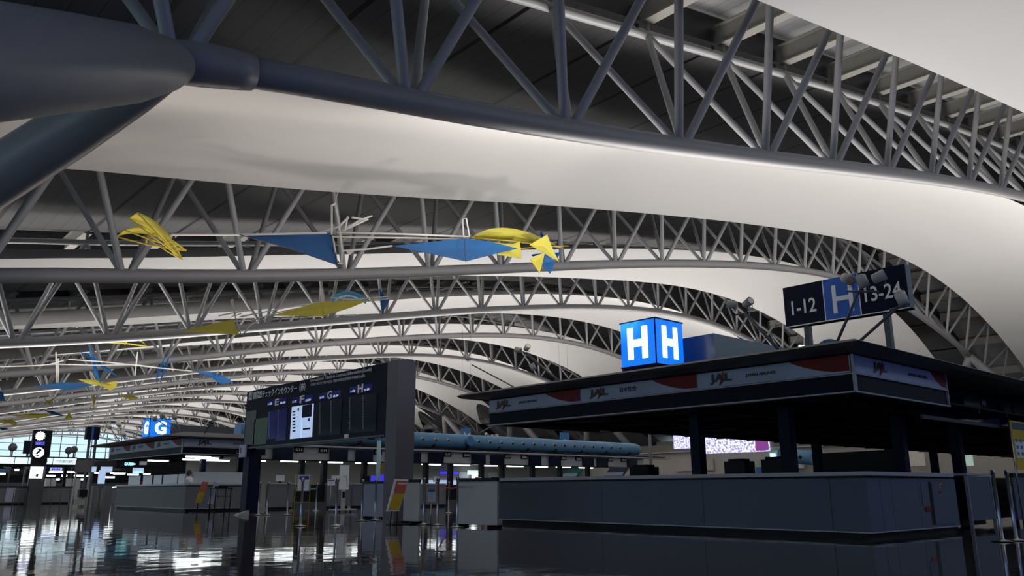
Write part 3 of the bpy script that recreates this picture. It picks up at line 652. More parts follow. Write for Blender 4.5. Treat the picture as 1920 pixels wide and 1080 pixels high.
for i in range(12):
    x = 16.6 + i * 2.15
    f = thing('tube_light', 'fluorescent tube glowing behind the G desk row', 'ceiling light', (x, 38.6, 2.4), 'fluorescent tubes behind the G desk row')
    MB().tube([(x, 38.6, 2.27), (x + 1.35, 38.6, 2.27)], .04, 8).build('tube', 'lamp', f); MB().box(x - .05, x + 1.4, 38.54, 38.66, 2.32, 2.95).build('fitting', 'white', f)
area('tube_light_glow', (30, 38.6, 2.2), (0, 0, 0), 27, .2, 190, (.95, 1, 1))
area('tube_light_glow', (14.6, 40, 2.25), (0, 0, 0), 2.2, 6, 16, (.95, 1, 1))
# glimpsed items inside the row
def win_item(name, label, cat, u0, v0, u1, v1, Y, m, dep=.05, grp=None, base=None):
    a = at(u0, v0, Y=Y); b = at(u1, v1, Y=Y)
    return tag(MB().box(a.x, b.x, Y, Y + dep, min(a.z, b.z), max(a.z, b.z)).build(name, m, None, (a.x, Y, min(a.z, b.z))), label, cat, grp)
win_item('wall_notice', 'white square notice on the back wall, left of the glowing pillar sign', 'notice', 861, 885, 879, 896, 43.3, 'white')
win_item('wall_notice', 'white square notice on the back wall, right of the glowing pillar sign', 'notice', 917, 886, 932, 897, 43.3, 'white')
t = thing('pillar_sign', 'glowing white T-shaped pillar sign behind the G desk row', 'sign', at(891, 910, Y=42.5))
a = at(886, 888, Y=42.5); b = at(896, 910, Y=42.5); MB().box(a.x, b.x, 42.5, 42.6, b.z, a.z).build('column', 'litclock', t)
a = at(880, 882, Y=42.5); b = at(902, 890, Y=42.5); MB().box(a.x, b.x, 42.5, 42.7, b.z, a.z).build('head', 'litwhite', t)
win_item('exit_light', 'small round green exit light behind the G desk row', 'sign', 764.5, 893, 770, 898, 43.3, 'litpoison')
win_item('lit_strip', 'pale blue glowing band along the back wall behind the desks', 'light', 775, 900, 935, 909, 43.28, 'screen')
win_item('wall_screen', 'blue lit screen on the back wall', 'screen', 825, 884, 860, 889, 43.28, 'screen_blue')
# blue duct with jet nozzles on the roof of the row
t = thing('air_duct', 'long pale blue round air duct with a row of nozzles above the G desks', 'air duct', (15, 36.25, 3.1))
DZ = 3.46
pts = [(15.4, 36.25, DZ), (43.2, 36.25, DZ)]
MB().tube(pts + [(43.55, 36.25, DZ), (43.7, 36.25, DZ)], [.40, .40, .33, .2], 32).build('pipe', 'duct', t)
MB().tube([(28.55, 35.95, DZ), (28.55, 35.68, DZ + .02)], .27, 24).build('branch_end', 'ductend', t)
for x in [16.8 + .86 * i for i in range(13)] + [29.25 + .86 * i for i in range(15)]:
    if abs(x - 28.5) < .6: continue
    n_ = MB().tube([(x, 35.93, DZ + .02), (x, 35.83, DZ + .02)], [.12, .09], 14).build('nozzle', 'nozzle', t)
    MB().tube([(x + .02, 35.835, DZ), (x + .02, 35.80, DZ)], .055, 10).build('nozzle_throat', 'black', n_)
for x in np.arange(17, 43, 2.3):
    MB().box(x, x + .14, 35.9, 36.6, 3.05, 3.25).build('saddle', 'black', t)
# hanging blue banners behind the duct
def banner(label, u0, v0, u1, v1, Y, drawn):
    a = at(u0, v0, Y=Y); b = at(u1, v1, Y=Y)
    t = thing('hanging_banner', label, 'banner', (a.x, Y, b.z))
    MB().box(a.x, b.x, Y, Y + .03, b.z, a.z).build('cloth', mat('banner_blue', (.07, .24, .52), .6), t)
    q = MB(); W = b.x - a.x; Hh = a.z - b.z; A = lambda s, h: (a.x + W * s, Y - .005, b.z + Hh * h)
    if drawn == 'plane':
        q.prism([A(.08, .32), (A(.2, .38)), A(.7, .55), A(.92, .70), A(.95, .62), A(.75, .47), A(.2, .28)], (0, -.01, 0)); q.prism([A(.45, .46), A(.65, .5), A(.42, .18), A(.35, .18)], (0, -.01, 0)); q.prism([A(.4, .5), A(.55, .55), A(.3, .72), A(.25, .7)], (0, -.01, 0)); q.prism([A(.08, .32), A(.18, .35), A(.1, .52), (A(.04, .5))], (0, -.01, 0))
    else: writeY(q, drawn, Y - .002, a.x + W * .22, a.x + W * .8, b.z + Hh * .1, b.z + Hh * .55, .02)
    q.build('pictogram', 'letter', t); MB().tube([(a.x, Y + .01, a.z + .02), (b.x, Y + .01, a.z + .02)], .02, 6).build('rod', 'steel_dark', t)
    q = MB(); q.tube([(a.x + .05, Y + .02, a.z), (a.x + .05, Y + .02, a.z + 6)], .006, 5); q.tube([(b.x - .05, Y + .02, a.z), (b.x - .05, Y + .02, a.z + 6)], .006, 5); q.build('wire', 'steel_dark', t)
banner('blue hanging banner with a white aeroplane above the duct', 864.5, 802, 882.5, 829, 39, 'plane')
banner('blue hanging banner with a white Chinese character above the duct', 1050, 811, 1068, 838, 39, '\u5357')
t = flood('cluster of cream floodlights above the duct, right of the aeroplane banner', tuple(at(900, 850, Y=37)), tuple(at(921, 817, Y=37)), [(tuple(at(913, 815, Y=37)), (-.6, 0, .3)), (tuple(at(922, 818, Y=37)), (.3, -.5, .2)), (tuple(at(931, 817, Y=37)), (.8, 0, .2))], None, .02, .9, None)
# floodlights of the G island
for i, (u, v, ub, vb, lb) in enumerate(((290, 784, 340, 818, 'small floodlight in front of the glowing G cube'), (304, 779, 341, 818, 'small floodlight at the upper right corner of the G cube'), (327, 781, 342, 819, 'small floodlight right of the G cube'), (222, 795, 236, 828, 'small floodlight left of the G cube, upper one'), (231, 813, 240, 828, 'small floodlight left of the G cube, lower one'), (204, 799, 226, 830, 'small floodlight left of the G cube, leftmost of all'), (400, 784, 378, 822, 'small floodlight between the G cube and the information board'))):
    b_ = at(ub, vb, X=12.6 if i < 6 else 13.5); h_ = at(u, v, X=12.6 if i < 6 else 13.5)
    flood(lb, tuple(b_), tuple(h_), [(tuple(h_), (-.2, -.3 + .2 * i, .6))], None, .025, 1.1)

# ------------------------------------------------------------------ flight information board
t = thing('information_board', 'huge dark check-in counter information board standing on two posts', 'information board', (12.9, 24.8, 0))
BX = 12.9; bl, br_ = 29.75, 20.08; bt, bb = 4.50, 2.37
MB().box(BX, BX + .42, br_, bl, bb, bt).build('housing', 'navy', t)
MB().box(BX + .0, BX + .62, 19.50, 20.06, 0, 4.52).build('post', mat('board_post', (.105, .10, .12), .5), t)
MB().box(BX + .02, BX + .5, 29.2, 29.68, 0, bb).build('post', 'navy', t)
MB().box(BX - .1, BX + .75, 19.35, 20.2, 0, .03).build('base_plate', 'steel_dark', t); MB().box(BX - .1, BX + .7, 29.05, 29.85, 0, .03).build('base_plate', 'steel_dark', t)
q = MB(); q.box(BX - .03, BX, br_, bl, bb - .02, bb + .03); q.box(BX + .05, BX + .3, br_ + 1, bl - 1, bb - .06, bb - .02); q.build('lower_rail', 'steel_dark', t)
by = lambda u, v=760: at(u, v, X=BX - .02)
def brd(mb, body, u0, v0, u1, v1, hpx, bold=.01):
    """text from pixel (u0,v0) lower left to u1; hpx is its height in pixels"""
    a = by(u0, v0); b = by(u1, v1); h_ = (by(u0, v0 - hpx).z - a.z)
    rt = (b - a); return write(mb, body, a, rt.normalized(), (0, 0, 1), rt.length, h_, (-1, 0, 0), bold, .008)
q = MB(); brd(q, '\u56fd\u969b\u7dda\u30c1\u30a7\u30c3\u30af\u30a4\u30f3\u30ab\u30a6\u30f3\u30bf\u30fc\uff08\u5357\uff09', 475, 749, 572, 733, 14, .012); q.build('lettering', 'letter', t)
q = MB(); brd(q, 'International  Check-in Counters Information (South)', 582, 718, 697, 697, 7.5, .01); q.build('lettering', 'letter_dim', t)
q = MB(); brd(q, '\uad6d\uc81c\uc120 \uccb4\ud06c\uc778 \uce74\uc6b4\ud130(\ub0a8)  \u56fd\u9645\u51fa\u53d1\u529e\u7406\u767b\u673a\u624b\u7eed\u67dc\u53f0(\u5357)', 582, 725, 684, 708, 6, .006); q.build('lettering', 'letter_dim', t)
a = by(466, 751); b = by(473, 734); q = MB().box(BX - .02, BX, b.y, a.y, a.z, b.z); ic = q.build('departures_icon', 'letter_dim', t)
MB().prism([(BX - .024, a.y - .06, a.z + .08), (BX - .024, b.y + .05, b.z - .1), (BX - .024, b.y + .05, b.z - .18)], (-.004, 0, 0)).build('aeroplane_symbol', 'navy', ic)
for ch, uc, vc, hh in (('E', 519, 755, 12), ('F', 566, 750, 14), ('G', 617.5, 742, 15), ('H', 675.5, 730, 16)):
    a = by(uc - 5 - hh, vc + hh * .42); b = by(uc + 6 + hh, vc - hh * .62 + 3)
    f = MB().box(BX - .012, BX, b.y, a.y, a.z - .02, a.z + .17).build('header_band', 'screen_dim', t)
    q = MB(); brd(q, ch, uc - hh * .3, vc + hh * .48, uc + hh * .32, vc + hh * .34, hh, .03); q.build('lettering', 'letter', f)
    q = MB(); brd(q, '1-12', uc - 13 - hh * .3, vc + hh * .40, uc - 6 - hh * .3, vc + hh * .28, 4); brd(q, '13-24', uc + 3 + hh * .3, vc + hh * .22, uc + 12 + hh * .3, vc + hh * .08, 4); q.build('lettering', 'screen', f)
def pane(name, u0, v0, u1, v1, m, d=.016, par=t):
    """screen between the top left and bottom right pixel"""
    a = by(u0, v0); b = by(u1, v1); return MB().box(BX - d, BX, b.y, a.y, b.z, a.z).build(name, m, par)
pane('map_panel', 462, 772, 476, 833, mat('map_grey', (.11, .12, .115), .5)); pane('map_panel', 477, 786, 499, 832, 'mapgreen')
q = MB()
for i in range(9):
    a = by(478 + i * 2.2, 795 + (i % 3) * 3); q.box(BX - .02, BX - .016, a.y - .03, a.y, a.z - .55 - .1 * (i % 2), a.z)
q.build('map_drawing', 'inkgrey', t)
for (u0, v0, u1, v1, m, nm) in ((503, 772, 516, 822, 'screen_dim', 0), (520, 768, 535, 825, 'screen_dim', 1), (547, 763, 564, 821, 'screen', 2), (567, 760, 584, 819, 'screen', 3), (598, 755, 616, 815, 'screen_off', 4), (619, 751, 638, 814, 'screen_off', 5), (654, 745, 676, 810, 'screen_off', 6), (679, 741, 704, 808, 'screen_off', 7)):
    p = pane('display', u0, v0, u1, v1, m)
    if m != 'screen':
        q = MB(); n = 22
        for i in range(n):
            a = by(u0 + .5, v0 + 1 + (v1 - v0 - 3) * i / n); q.box(BX - .02, BX - .016, a.y - .07, a.y, a.z - .012, a.z)
        q.build('desk_number_marks', 'letter_dim', p)
    else:
        q = MB()
        if nm == 2:
            for i in range(7):
                a = by(u0 + 1.5, v0 + 8 + i * 6); q.box(BX - .02, BX - .016, a.y - .20, a.y, a.z - .05, a.z)
            a = by(u0 + 11, v0 + 2); q.box(BX - .02, BX - .016, a.y - .1, a.y, a.z - .1, a.z)
        else:
            a = by(u0 + .2, v0 + .2); b = by(u1 - .2, v0 + 21); q.box(BX - .02, BX - .016, b.y, a.y, b.z, a.z)
            a = by(u0 + 1, v0 + 43); q.box(BX - .02, BX - .016, a.y - .5, a.y, a.z - .06, a.z)
            a = by(u0 + 11, v0 + 24); q.box(BX - .02, BX - .016, a.y - .1, a.y, a.z - .1, a.z)
        q.build('timetable_rows', 'navy', p)
pane('small_notice', 646, 814, 653, 822, 'paper', .03)
nt = thing('warning_notice', 'pale notice panel at the left end of the information board', 'notice', (12.88, 29.9, 2.0))
a = at(453, 835, X=12.88); b = at(463, 857, X=12.88); MB().box(12.80, 12.86, b.y, a.y, b.z, a.z).build('panel', 'fascia', nt); MB().box(12.79, 12.80, a.y - .18, a.y - .12, b.z + .15, a.z - .1).build('red_mark', 'red', nt)

# ------------------------------------------------------------------ queue posts, partitions, sign stands
def post(name='queue_post', lb='', h_=.95, r=.03, base=.17):
    t = thing(name, lb, 'queue post', (0, 0, 0))
    MB().lathe([(0, 0), (base, 0), (base, .012), (.05, .03), (r, .05), (r, h_ - .08), (r + .008, h_ - .08), (r + .008, h_), (0, h_ + .01)], (0, 0, 0), 20).build('pole', 'chrome', t)
    MB().lathe([(0, .0), (base + .01, .0), (base + .01, .012), (0, .014)], (0, 0, 0), 24).build('base', 'black', t)
    MB().box(-.045, .045, -.02, .02, h_ - .07, h_ - .01).build('belt_head', 'black', t)
    return t
def floorpt(u, v): return at(u, v, Z=0)
PP = None
spec = [(1880, 1016, 'steel queue post at far right, the left one of the pair', 1.10, .20), (1906, 1014, 'steel queue post at far right, the one nearer the edge', 1.10, .20),
        (857, 989, 'steel queue post beside the pale partition left of the near counter'), (820, 985, 'steel queue post between the two pale partitions, right one'),
        (794, 984, 'steel queue post between the two pale partitions, left one'), (703, 976, 'steel queue post touching the information board post'),
        (678, 977, 'steel queue post left of the thick board post'), (629, 986, 'dark steel queue post in front of the tall white panel'), (563, 987, 'steel queue post under the purple-topped sign'),
        (538, 966, 'steel queue post with a white cloth on top'), (500, 966, 'steel queue post near the left leg of the information board'), (484, 966, 'steel queue post beside the left leg of the information board'),
        (592, 958, 'thin steel queue post in front of the black conveyor opening'), (841, 962, 'thin steel queue post holding the red belt, far one')]
posts = []
for i, sp_ in enumerate(spec):
    u, v, lb = sp_[:3]; p = floorpt(u, v)
    if i == 0: PP = post('queue_post', lb, 1.02); PP.location = (p.x, p.y, 0); posts.append(PP)
    else: posts.append(copy_tree(PP, (p.x, p.y, 0), 0.0, lb))
    if len(sp_) > 3: posts[-1].scale = (.9, .9, 1.12)
def belt(i, j, m, lb, z=.93):
    a = posts[i].location; b = posts[j].location; q = MB()
    n = 8; pts = [(a.x + (b.x - a.x) * k / n, a.y + (b.y - a.y) * k / n, z - .04 * math.sin(PI * k / n)) for k in range(n + 1)]
    vs = [(x, y, zz + d) for x, y, zz in pts for d in (-.025, .025)] + [(x + .004, y + .004, zz + d) for x, y, zz in pts for d in (-.025, .025)]
    o = 2 * (n + 1); fs = []
    for k in range(n): fs += [(2 * k, 2 * k + 1, 2 * k + 3, 2 * k + 2), (o + 2 * k, o + 2 * k + 2, o + 2 * k + 3, o + 2 * k + 1), (2 * k + 1, o + 2 * k + 1, o + 2 * k + 3, 2 * k + 3), (2 * k, 2 * k + 2, o + 2 * k + 2, o + 2 * k)]
    q.add(vs, fs); tag(q.build('queue_belt', m, None, tuple(a)), lb, 'belt')
belt(4, 13, 'belt_red', 'red belt stretched between queue posts left of the near counter'); belt(13, 2, 'belt_red', 'red belt running to the post beside the right pale partition')
belt(8, 12, 'belt_blue', 'pale blue belt between queue posts in front of the G desks')
def partition(label, u0, v0, u1, v1, ztop=1.12, m='partition'):
    a = floorpt(u0, v0); b = floorpt(u1, v1); t = thing('partition_panel', label, 'partition', tuple(a))
    d = (b - a).normalized(); n = Vector((d.y, -d.x, 0)) * .03; 
    def pr_(a_, b_, z0, z1, w_, mm, nm): MB().prism([a_ - n * w_ + Vector((0, 0, z0)), b_ - n * w_ + Vector((0, 0, z0)), b_ + n * w_ + Vector((0, 0, z0)), a_ + n * w_ + Vector((0, 0, z0))], (0, 0, z1 - z0)).build(nm, mm, t)
    pr_(a, b, .06, ztop - .08, 1, m, 'panel'); pr_(a, b, ztop - .08, ztop, 1.4, 'black', 'top_rail')
    for c in (a + d * .12, b - d * .12): MB().box(c.x - .2, c.x + .2, c.y - .03, c.y + .03, 0, .06).build('foot', 'black', t)
partition('pale grey partition between the board post and the queue posts', 757, 981, 786, 982); partition('pale grey partition right beside the near counter', 859, 987, 934, 990)
partition('pale bluish partition left of the thick board post', 682, 971, 728, 973, 1.12, mat('partition_blue', (.30, .33, .45), .6))
# leaning poster with red top and yellow bottom
t = thing('poster_stand', 'tilted poster stand with a red top and yellow bottom', 'poster stand', tuple(floorpt(745, 984)))
b0 = floorpt(745, 984); PYY = b0.y
def P_(u, v, o=0): p = at(u, v, Y=PYY); return (p.x, p.y - o, p.z)
MB().prism([P_(725, 987 - 28), P_(748, 959), P_(766, 899), P_(741, 898)], (0, .03, 0)).build('board', 'paper', t)
MB().prism([P_(738, 925, .004), P_(758.5, 925, .004), P_(764, 902, .004), P_(743, 901, .004)], (0, -.004, 0)).build('poster', 'orange', t)
MB().prism([P_(728, 956, .004), P_(748, 956, .004), P_(757.5, 926, .004), P_(737, 926, .004)], (0, -.004, 0)).build('poster', 'yellow', t)
q = MB(); q.prism([P_(745, 908, .009), P_(761, 908.5, .009), P_(762, 905.5, .009), P_(746, 905, .009)], (0, -.003, 0)); q.build('lettering', 'letter_dim', t)
q = MB(); q.tube([P_(735, 958), P_(731, 984)], .014, 6); q.tube([P_(729, 984), P_(747, 985)], .014, 6); q.tube([P_(745, 958), P_(744, 985)], .014, 6); q.box(b0.x - .25, b0.x + .3, PYY - .15, PYY + .15, 0, .02); q.build('stand', 'black', t)
def sign_stand(label, u0, v0, u1, v1, ub, vb, face='paper', header=None, cat='sign stand', th=.03):
    b = floorpt(ub, vb); t = thing('sign_stand', label, cat, tuple(b)); Yp = b.y
    a = at(u0, v0, Y=Yp); c = at(u1, v1, Y=Yp)
    pn = MB().box(a.x, c.x, Yp - th, Yp, c.z, a.z).build('panel', face, t)
    q = MB(); e = .015; q.box(a.x - e, a.x, Yp - th - .005, Yp, c.z - e, a.z + e); q.box(c.x, c.x + e, Yp - th - .005, Yp, c.z - e, a.z + e); q.box(a.x, c.x, Yp - th - .005, Yp, a.z, a.z + e); q.box(a.x, c.x, Yp - th - .005, Yp, c.z - e, c.z); q.build('frame', 'steel', t)
    if header: MB().box(a.x + .02, c.x - .02, Yp - th - .006, Yp - th, a.z - (a.z - c.z) * .28, a.z - .02).build('header', header, pn)
    q = MB()
    for i in range(3): q.box(a.x + (c.x - a.x) * .18, a.x + (c.x - a.x) * (.8 - .1 * i), Yp - th - .005, Yp - th, a.z - (a.z - c.z) * (.45 + .13 * i) - .008, a.z - (a.z - c.z) * (.45 + .13 * i))
    q.build('printed_lines', 'inkgrey', pn)
    mx = (a.x + c.x) / 2; MB().tube([(mx, Yp - .01, 0.02), (mx, Yp - .01, c.z)], .016, 8).build('pole', 'chrome', t)
    MB().lathe([(0, 0), (.16, 0), (.16, .012), (.03, .03), (0, .03)], (mx, Yp - .01, 0), 18).build('base', 'black', t)
sign_stand('white sign with a purple header on a pole left of centre', 559, 891, 578, 920, 565, 984, 'paper', mat('header_purple', (.05, .04, .28), .5))
sign_stand('small sign with a purple header on a pole before the G14 desk', 614, 899, 627, 910, 620, 957, 'paper', bpy.data.materials['header_purple'])
sign_stand('small blue and white notice hanging between the queue posts', 801, 915, 815, 941, 808, 984, 'paper', 'belt_blue')
b = floorpt(645, 960); t = thing('standing_banner', 'tall white panel with a thin line drawing on a wheeled stand', 'sign stand', tuple(b))
a = at(637, 872, Y=b.y); c = at(652, 918, Y=b.y); MB().box(a.x, c.x, b.y - .06, b.y, c.z, a.z).build('panel', 'paper', t)
q = MB(); q.tube([(a.x + .15, b.y - .065, c.z + .5), (a.x + .3, b.y - .065, c.z + .55), (a.x + .35, b.y - .065, c.z + .1)], .012, 6); q.build('line_drawing', 'inkgrey', t)
MB().box((a.x + c.x) / 2 - .08, (a.x + c.x) / 2 + .08, b.y - .05, b.y, .12, c.z).build('column', 'top', t); MB().box(a.x - .3, c.x + .3, b.y - .25, b.y + .2, .07, .12).build('base', 'top', t)
MB().box((a.x + c.x) / 2 - .06, (a.x + c.x) / 2 + .06, b.y - .056, b.y - .05, c.z - .32, c.z - .08).build('small_label', 'black', t)
for dx in (-.25, .25):
    for dy in (-.2, .15): MB().tube([((a.x + c.x) / 2 + dx, b.y + dy - .012, .035), ((a.x + c.x) / 2 + dx, b.y + dy + .012, .035)], .035, 10).build('wheel', 'black', t)
# pale blue light column and blue screens by the board post
a = at(711, 826, Y=33.5); c = at(712, 915, Y=33.5)
t = thing('light_column', 'slim pale blue column left of the thick board post', 'column', (a.x, 33.5, 0)); MB().tube([(a.x, 33.5, 0.03), (a.x, 33.5, a.z)], .10, 16).build('shaft', 'pole_cyan', t); MB().lathe([(0, 0), (.2, 0), (.2, .03), (0, .04)], (a.x, 33.5, 0), 16).build('base', 'steel_dark', t)
for (u0, v0, u1, v1, m, lb) in ((697, 892, 709, 906, 'screen_blue', 'small deep blue glowing screen left of the slim pale column'), (714, 890, 729, 907, 'screen_blue', 'deep blue glowing screen between the slim column and the board post')):
    a = at(u0, v0, Y=34.2); c = at(u1, v1, Y=34.2); t = thing('kiosk_screen', lb, 'screen', (a.x, 34.2, 0)); MB().box(a.x, c.x, 34.2, 34.26, c.z, a.z).build('display', m, t); MB().box((a.x + c.x) / 2 - .05, (a.x + c.x) / 2 + .05, 34.2, 34.26, 0, c.z).build('stand', 'steel_dark', t)
a = at(715, 868, Y=33.9); c = at(729, 889, Y=33.9); t = thing('yellow_poster_stand', 'yellow poster high beside the thick board post', 'poster', (a.x, 33.9, 0)); MB().box(a.x, c.x, 33.9, 33.93, c.z, a.z).build('poster', mat('dull_yellow', (.25, .17, .02), .6), t); MB().box((a.x + c.x) / 2 - .02, (a.x + c.x) / 2 + .02, 33.9, 33.93, 0, c.z).build('pole', 'steel_dark', t)
# yellow trolley frame in front of the conveyor opening
t = thing('frame_stand', 'thin yellow metal frame stand before the G13 desk', 'stand', tuple(floorpt(566, 957)))
b = floorpt(566, 957); a = at(555, 890, Y=b.y); c = at(579, 957, Y=b.y)
q = MB(); pts_ = [(a.x, b.y, .02), (a.x, b.y, a.z), (c.x, b.y, a.z), (c.x, b.y, .02)]
q.tube(pts_, .02, 6); q.tube([(a.x, b.y, .35), (c.x, b.y, .35)], .018, 6); q.tube([(a.x, b.y, .02), (a.x, b.y + .4, .02)], .018, 6); q.tube([(c.x, b.y, .02), (c.x, b.y + .4, .02)], .018, 6); q.build('tube_frame', 'rodyel', t)
MB().box(a.x + .1, c.x - .1, b.y + .02, b.y + .4, .30, .34).build('shelf', 'steel_dark', t)
# things before the G kiosk
def lean(label, px4, m, Y, m2=None):
    p = [at(u, v, Y=Y) for u, v in px4]; b_ = min(p, key=lambda r_: r_.z); t = thing('leaning_poster', label, 'poster stand', (b_.x, Y, 0))
    MB().prism(p, (0, .025, 0)).build('board', m, t)
    if m2: MB().prism([p[0], p[1], (p[1] + p[2]) / 2, (p[0] + p[3]) / 2][0:4], (0, -.006, 0)).build('lower_poster', m2, t)
    q = MB(); mid = (p[0] + p[1]) / 2; q.tube([(mid.x, Y + .03, .02), (mid.x, Y + .03, mid.z + .1)], .02, 6); q.build('pole', 'black', t); MB().box(mid.x - .25, mid.x + .25, Y - .1, Y + .2, 0, .02).build('base', 'black', t)
lean('tilted orange and yellow poster before the G kiosk', [(366, 943), (377, 943), (391, 904), (380, 903)], 'orange', 32.8, 'yellow')
lean('tilted pale poster to the right of the orange one', [(390, 944), (400, 945), (412, 906), (402, 903)], 'fascia', 32.6)
t = thing('desk_stand', 'black metal frame table before the G kiosk', 'stand', tuple(floorpt(417, 962))); b = floorpt(417, 962)
a = at(405, 917, Y=b.y); c = at(430, 960, Y=b.y)
q = MB()
for x in (a.x, c.x):
    for dy in (0, .5): q.tube([(x, b.y + dy, 0), (x, b.y + dy, a.z)], .02, 6)
q.tube([(a.x, b.y, a.z * .7), (c.x, b.y, a.z * .7)], .015, 6); q.build('frame', 'black', t); MB().box(a.x - .05, c.x + .05, b.y - .05, b.y + .55, a.z, a.z + .05).build('top', 'black', t)
MB().box(a.x + .1, c.x - .1, b.y + .1, b.y + .4, a.z + .05, a.z + .12).build('tray', 'soffit', t)
t = thing('wet_floor_board', 'small pale wedge lying at the foot of the left board post', 'floor sign', (12.5, 28.7, 0)); MB().prism([(12.35, 28.7, 0), (12.85, 28.7, 0), (12.85, 28.7, .16)], (0, .2, 0)).build('wedge', 'top', t)

# ------------------------------------------------------------------ F island and the far left
FY_ = 64.0
t = thing('information_desk', 'grey information desk far left under the question mark sign', 'counter', (11.4, FY_, 0))
MB().box(8.5, 15.6, FY_, FY_ + .6, .1, 1.1).build('front_panel', 'counter_grey', t); MB().box(8.4, 15.7, FY_ - .05, FY_ + .7, 1.1, 1.18).build('worktop', 'soffit', t); MB().box(8.6, 15.5, FY_ + .1, FY_ + .5, 0, .1).build('kick_plate', 'black', t)
a = at(14, 905, Y=FY_); c = at(27, 933, Y=FY_); MB().box(a.x, c.x, FY_ - .02, FY_, .15, 1.08).build('lit_panel', 'fascia', t)
a = at(32, 903, Y=FY_ - .3); b = at(44, 911, Y=FY_ - .3); MB().box(a.x, b.x, FY_ - .04, FY_ - .02, b.z - .1, 1.1).build('yellow_notice', 'yellow', t)
t = thing('lit_canopy', 'bright white lit canopy fascia over the information desk far left', 'canopy', (12, 63.6, 2.6))
MB().box(7.5, 15.65, 63.6, 66.5, 2.5, 2.62).build('soffit', 'soffit', t); MB().box(7.5, 15.65, 63.9, 66.5, 3.08, 3.16).build('roof', 'eave', t)
xs_ = [7.5, 11.8, 12.6, 14.1, 15.6]
for i in range(4): MB().box(xs_[i] + .03, xs_[i + 1] - .03, 63.62, 63.7, 2.64, 3.06).build('lit_panel', 'litwhite', t)
MB().box(7.5, 15.65, 63.7, 63.9, 2.6, 3.1).build('back_frame', 'navy', t)
q = MB(); writeY(q, '\u6771\u4eac\u6d77\u4e0a\u65e5\u52d5', 63.61, 12.95, 13.8, 2.76, 2.92, .0); writeY(q, '\u6d77\u5916\u65c5\u884c\u4fdd\u967a', 63.61, 14.3, 15.4, 2.74, 2.96, .01); q.build('lettering', 'inkgrey', t)
for x in (8.2, 15.3): MB().box(x, x + .2, 65.5, 65.7, 0, 2.5).build('post', 'black', t)
q = MB(); q.tube([(x0_, 63.61, 2.86) for x0_ in (12.75, 12.85)], .07, 12); q.build('emblem', 'green', t)
t = thing('ticketing_sign', 'black sign lettered Ticketing at the far left edge', 'sign', (11.4, 63.7, 2.36))
a = at(-10, 873, Y=63.7); b = at(56, 880, Y=63.7); MB().box(a.x, b.x, 63.7, 63.8, b.z, a.z).build('panel', 'black', t)
q = MB(); p0 = at(6, 879, Y=63.7); p1 = at(21, 875, Y=63.7); writeY(q, 'Ticketing', 63.69, p0.x, p1.x, p0.z, p1.z); p0 = at(44, 879.5, Y=63.7); p1 = at(55, 875, Y=63.7); writeY(q, '\u3054\u6848\u5185', 63.69, p0.x, p1.x, p0.z, p1.z); q.build('lettering', 'letter', t)
t = thing('clock_tower', 'dark sign tower with a glowing gear-shaped clock and a question mark disc', 'clock', (13.2, 63.2, 3.2))
a = at(64, 806, Y=63.2); b = at(92.5, 858, Y=63.2); MB().box(a.x, b.x, 63.2, 63.55, b.z, a.z).build('housing', 'black', t)
MB().box(a.x + .1, b.x - .1, 63.25, 63.5, 0, 2.5).build('column', 'steel_dark', t); MB().box(a.x + .1, b.x - .1, 63.25, 63.5, 2.5, b.z).build('column', 'black', t)
cc = at(75.5, 817.5, Y=63.2); rr_ = (at(84.5, 817.5, Y=63.2) - cc).length
pl = []
for i in range(48):
    an = 2 * PI * i / 48; r_ = rr_ * (1.08 if (i % 4) in (0, 1) else .88); pl.append((cc.x + r_ * math.cos(an), 63.185, cc.z + r_ * math.sin(an)))
MB().prism(pl, (0, .015, 0)).build('clock_face', 'litclock', t)
q = MB(); q.prism([(cc.x - .01, 63.18, cc.z), (cc.x + .02, 63.18, cc.z), (cc.x + .14, 63.18, cc.z - .18)], (0, -.004, 0)); q.prism([(cc.x - .02, 63.18, cc.z), (cc.x + .02, 63.18, cc.z + .02), (cc.x - .16, 63.18, cc.z + .22)], (0, -.004, 0)); q.build('hand', 'ink', t)
q = MB(); p0 = at(66.5, 833.5, Y=63.2); p1 = at(83, 829.5, Y=63.2); bb_ = MB().box(p0.x - .03, p1.x + .03, 63.185, 63.2, p0.z - .04, p1.z + .04).build('name_plate', 'screen_blue', t); writeY(q, 'SEIKO', 63.184, p0.x, p1.x, p0.z, p1.z, .03); q.build('lettering', 'letter', t)
cc = at(72, 848.5, Y=63.2); MB().tube([(cc.x, 63.17, cc.z), (cc.x, 63.2, cc.z)], (at(82.5, 848.5, Y=63.2) - cc).length, 28).build('question_disc', 'litclock', t)
q = MB(); writeY(q, '?', 63.165, cc.x - .17, cc.x + .17, cc.z - .27, cc.z + .28, .01); q.build('lettering', 'ink', t)
t = thing('lit_poster', 'bright white lit poster below the question mark disc', 'poster', (13.1, 63.1, 1.5)); a = at(58, 875, Y=63.15); b = at(78.5, 897, Y=63.15); MB().box(a.x, b.x, 63.1, 63.2, b.z, a.z).build('light_box', 'litclock', t); q = MB(); q.box(a.x + .35, a.x + .5, 63.09, 63.1, b.z + .1, b.z + .3); q.build('printed_figure', 'inkgrey', t); MB().box(a.x + .05, b.x - .05, 63.12, 63.2, 0, b.z).build('stand', 'steel_dark', t)
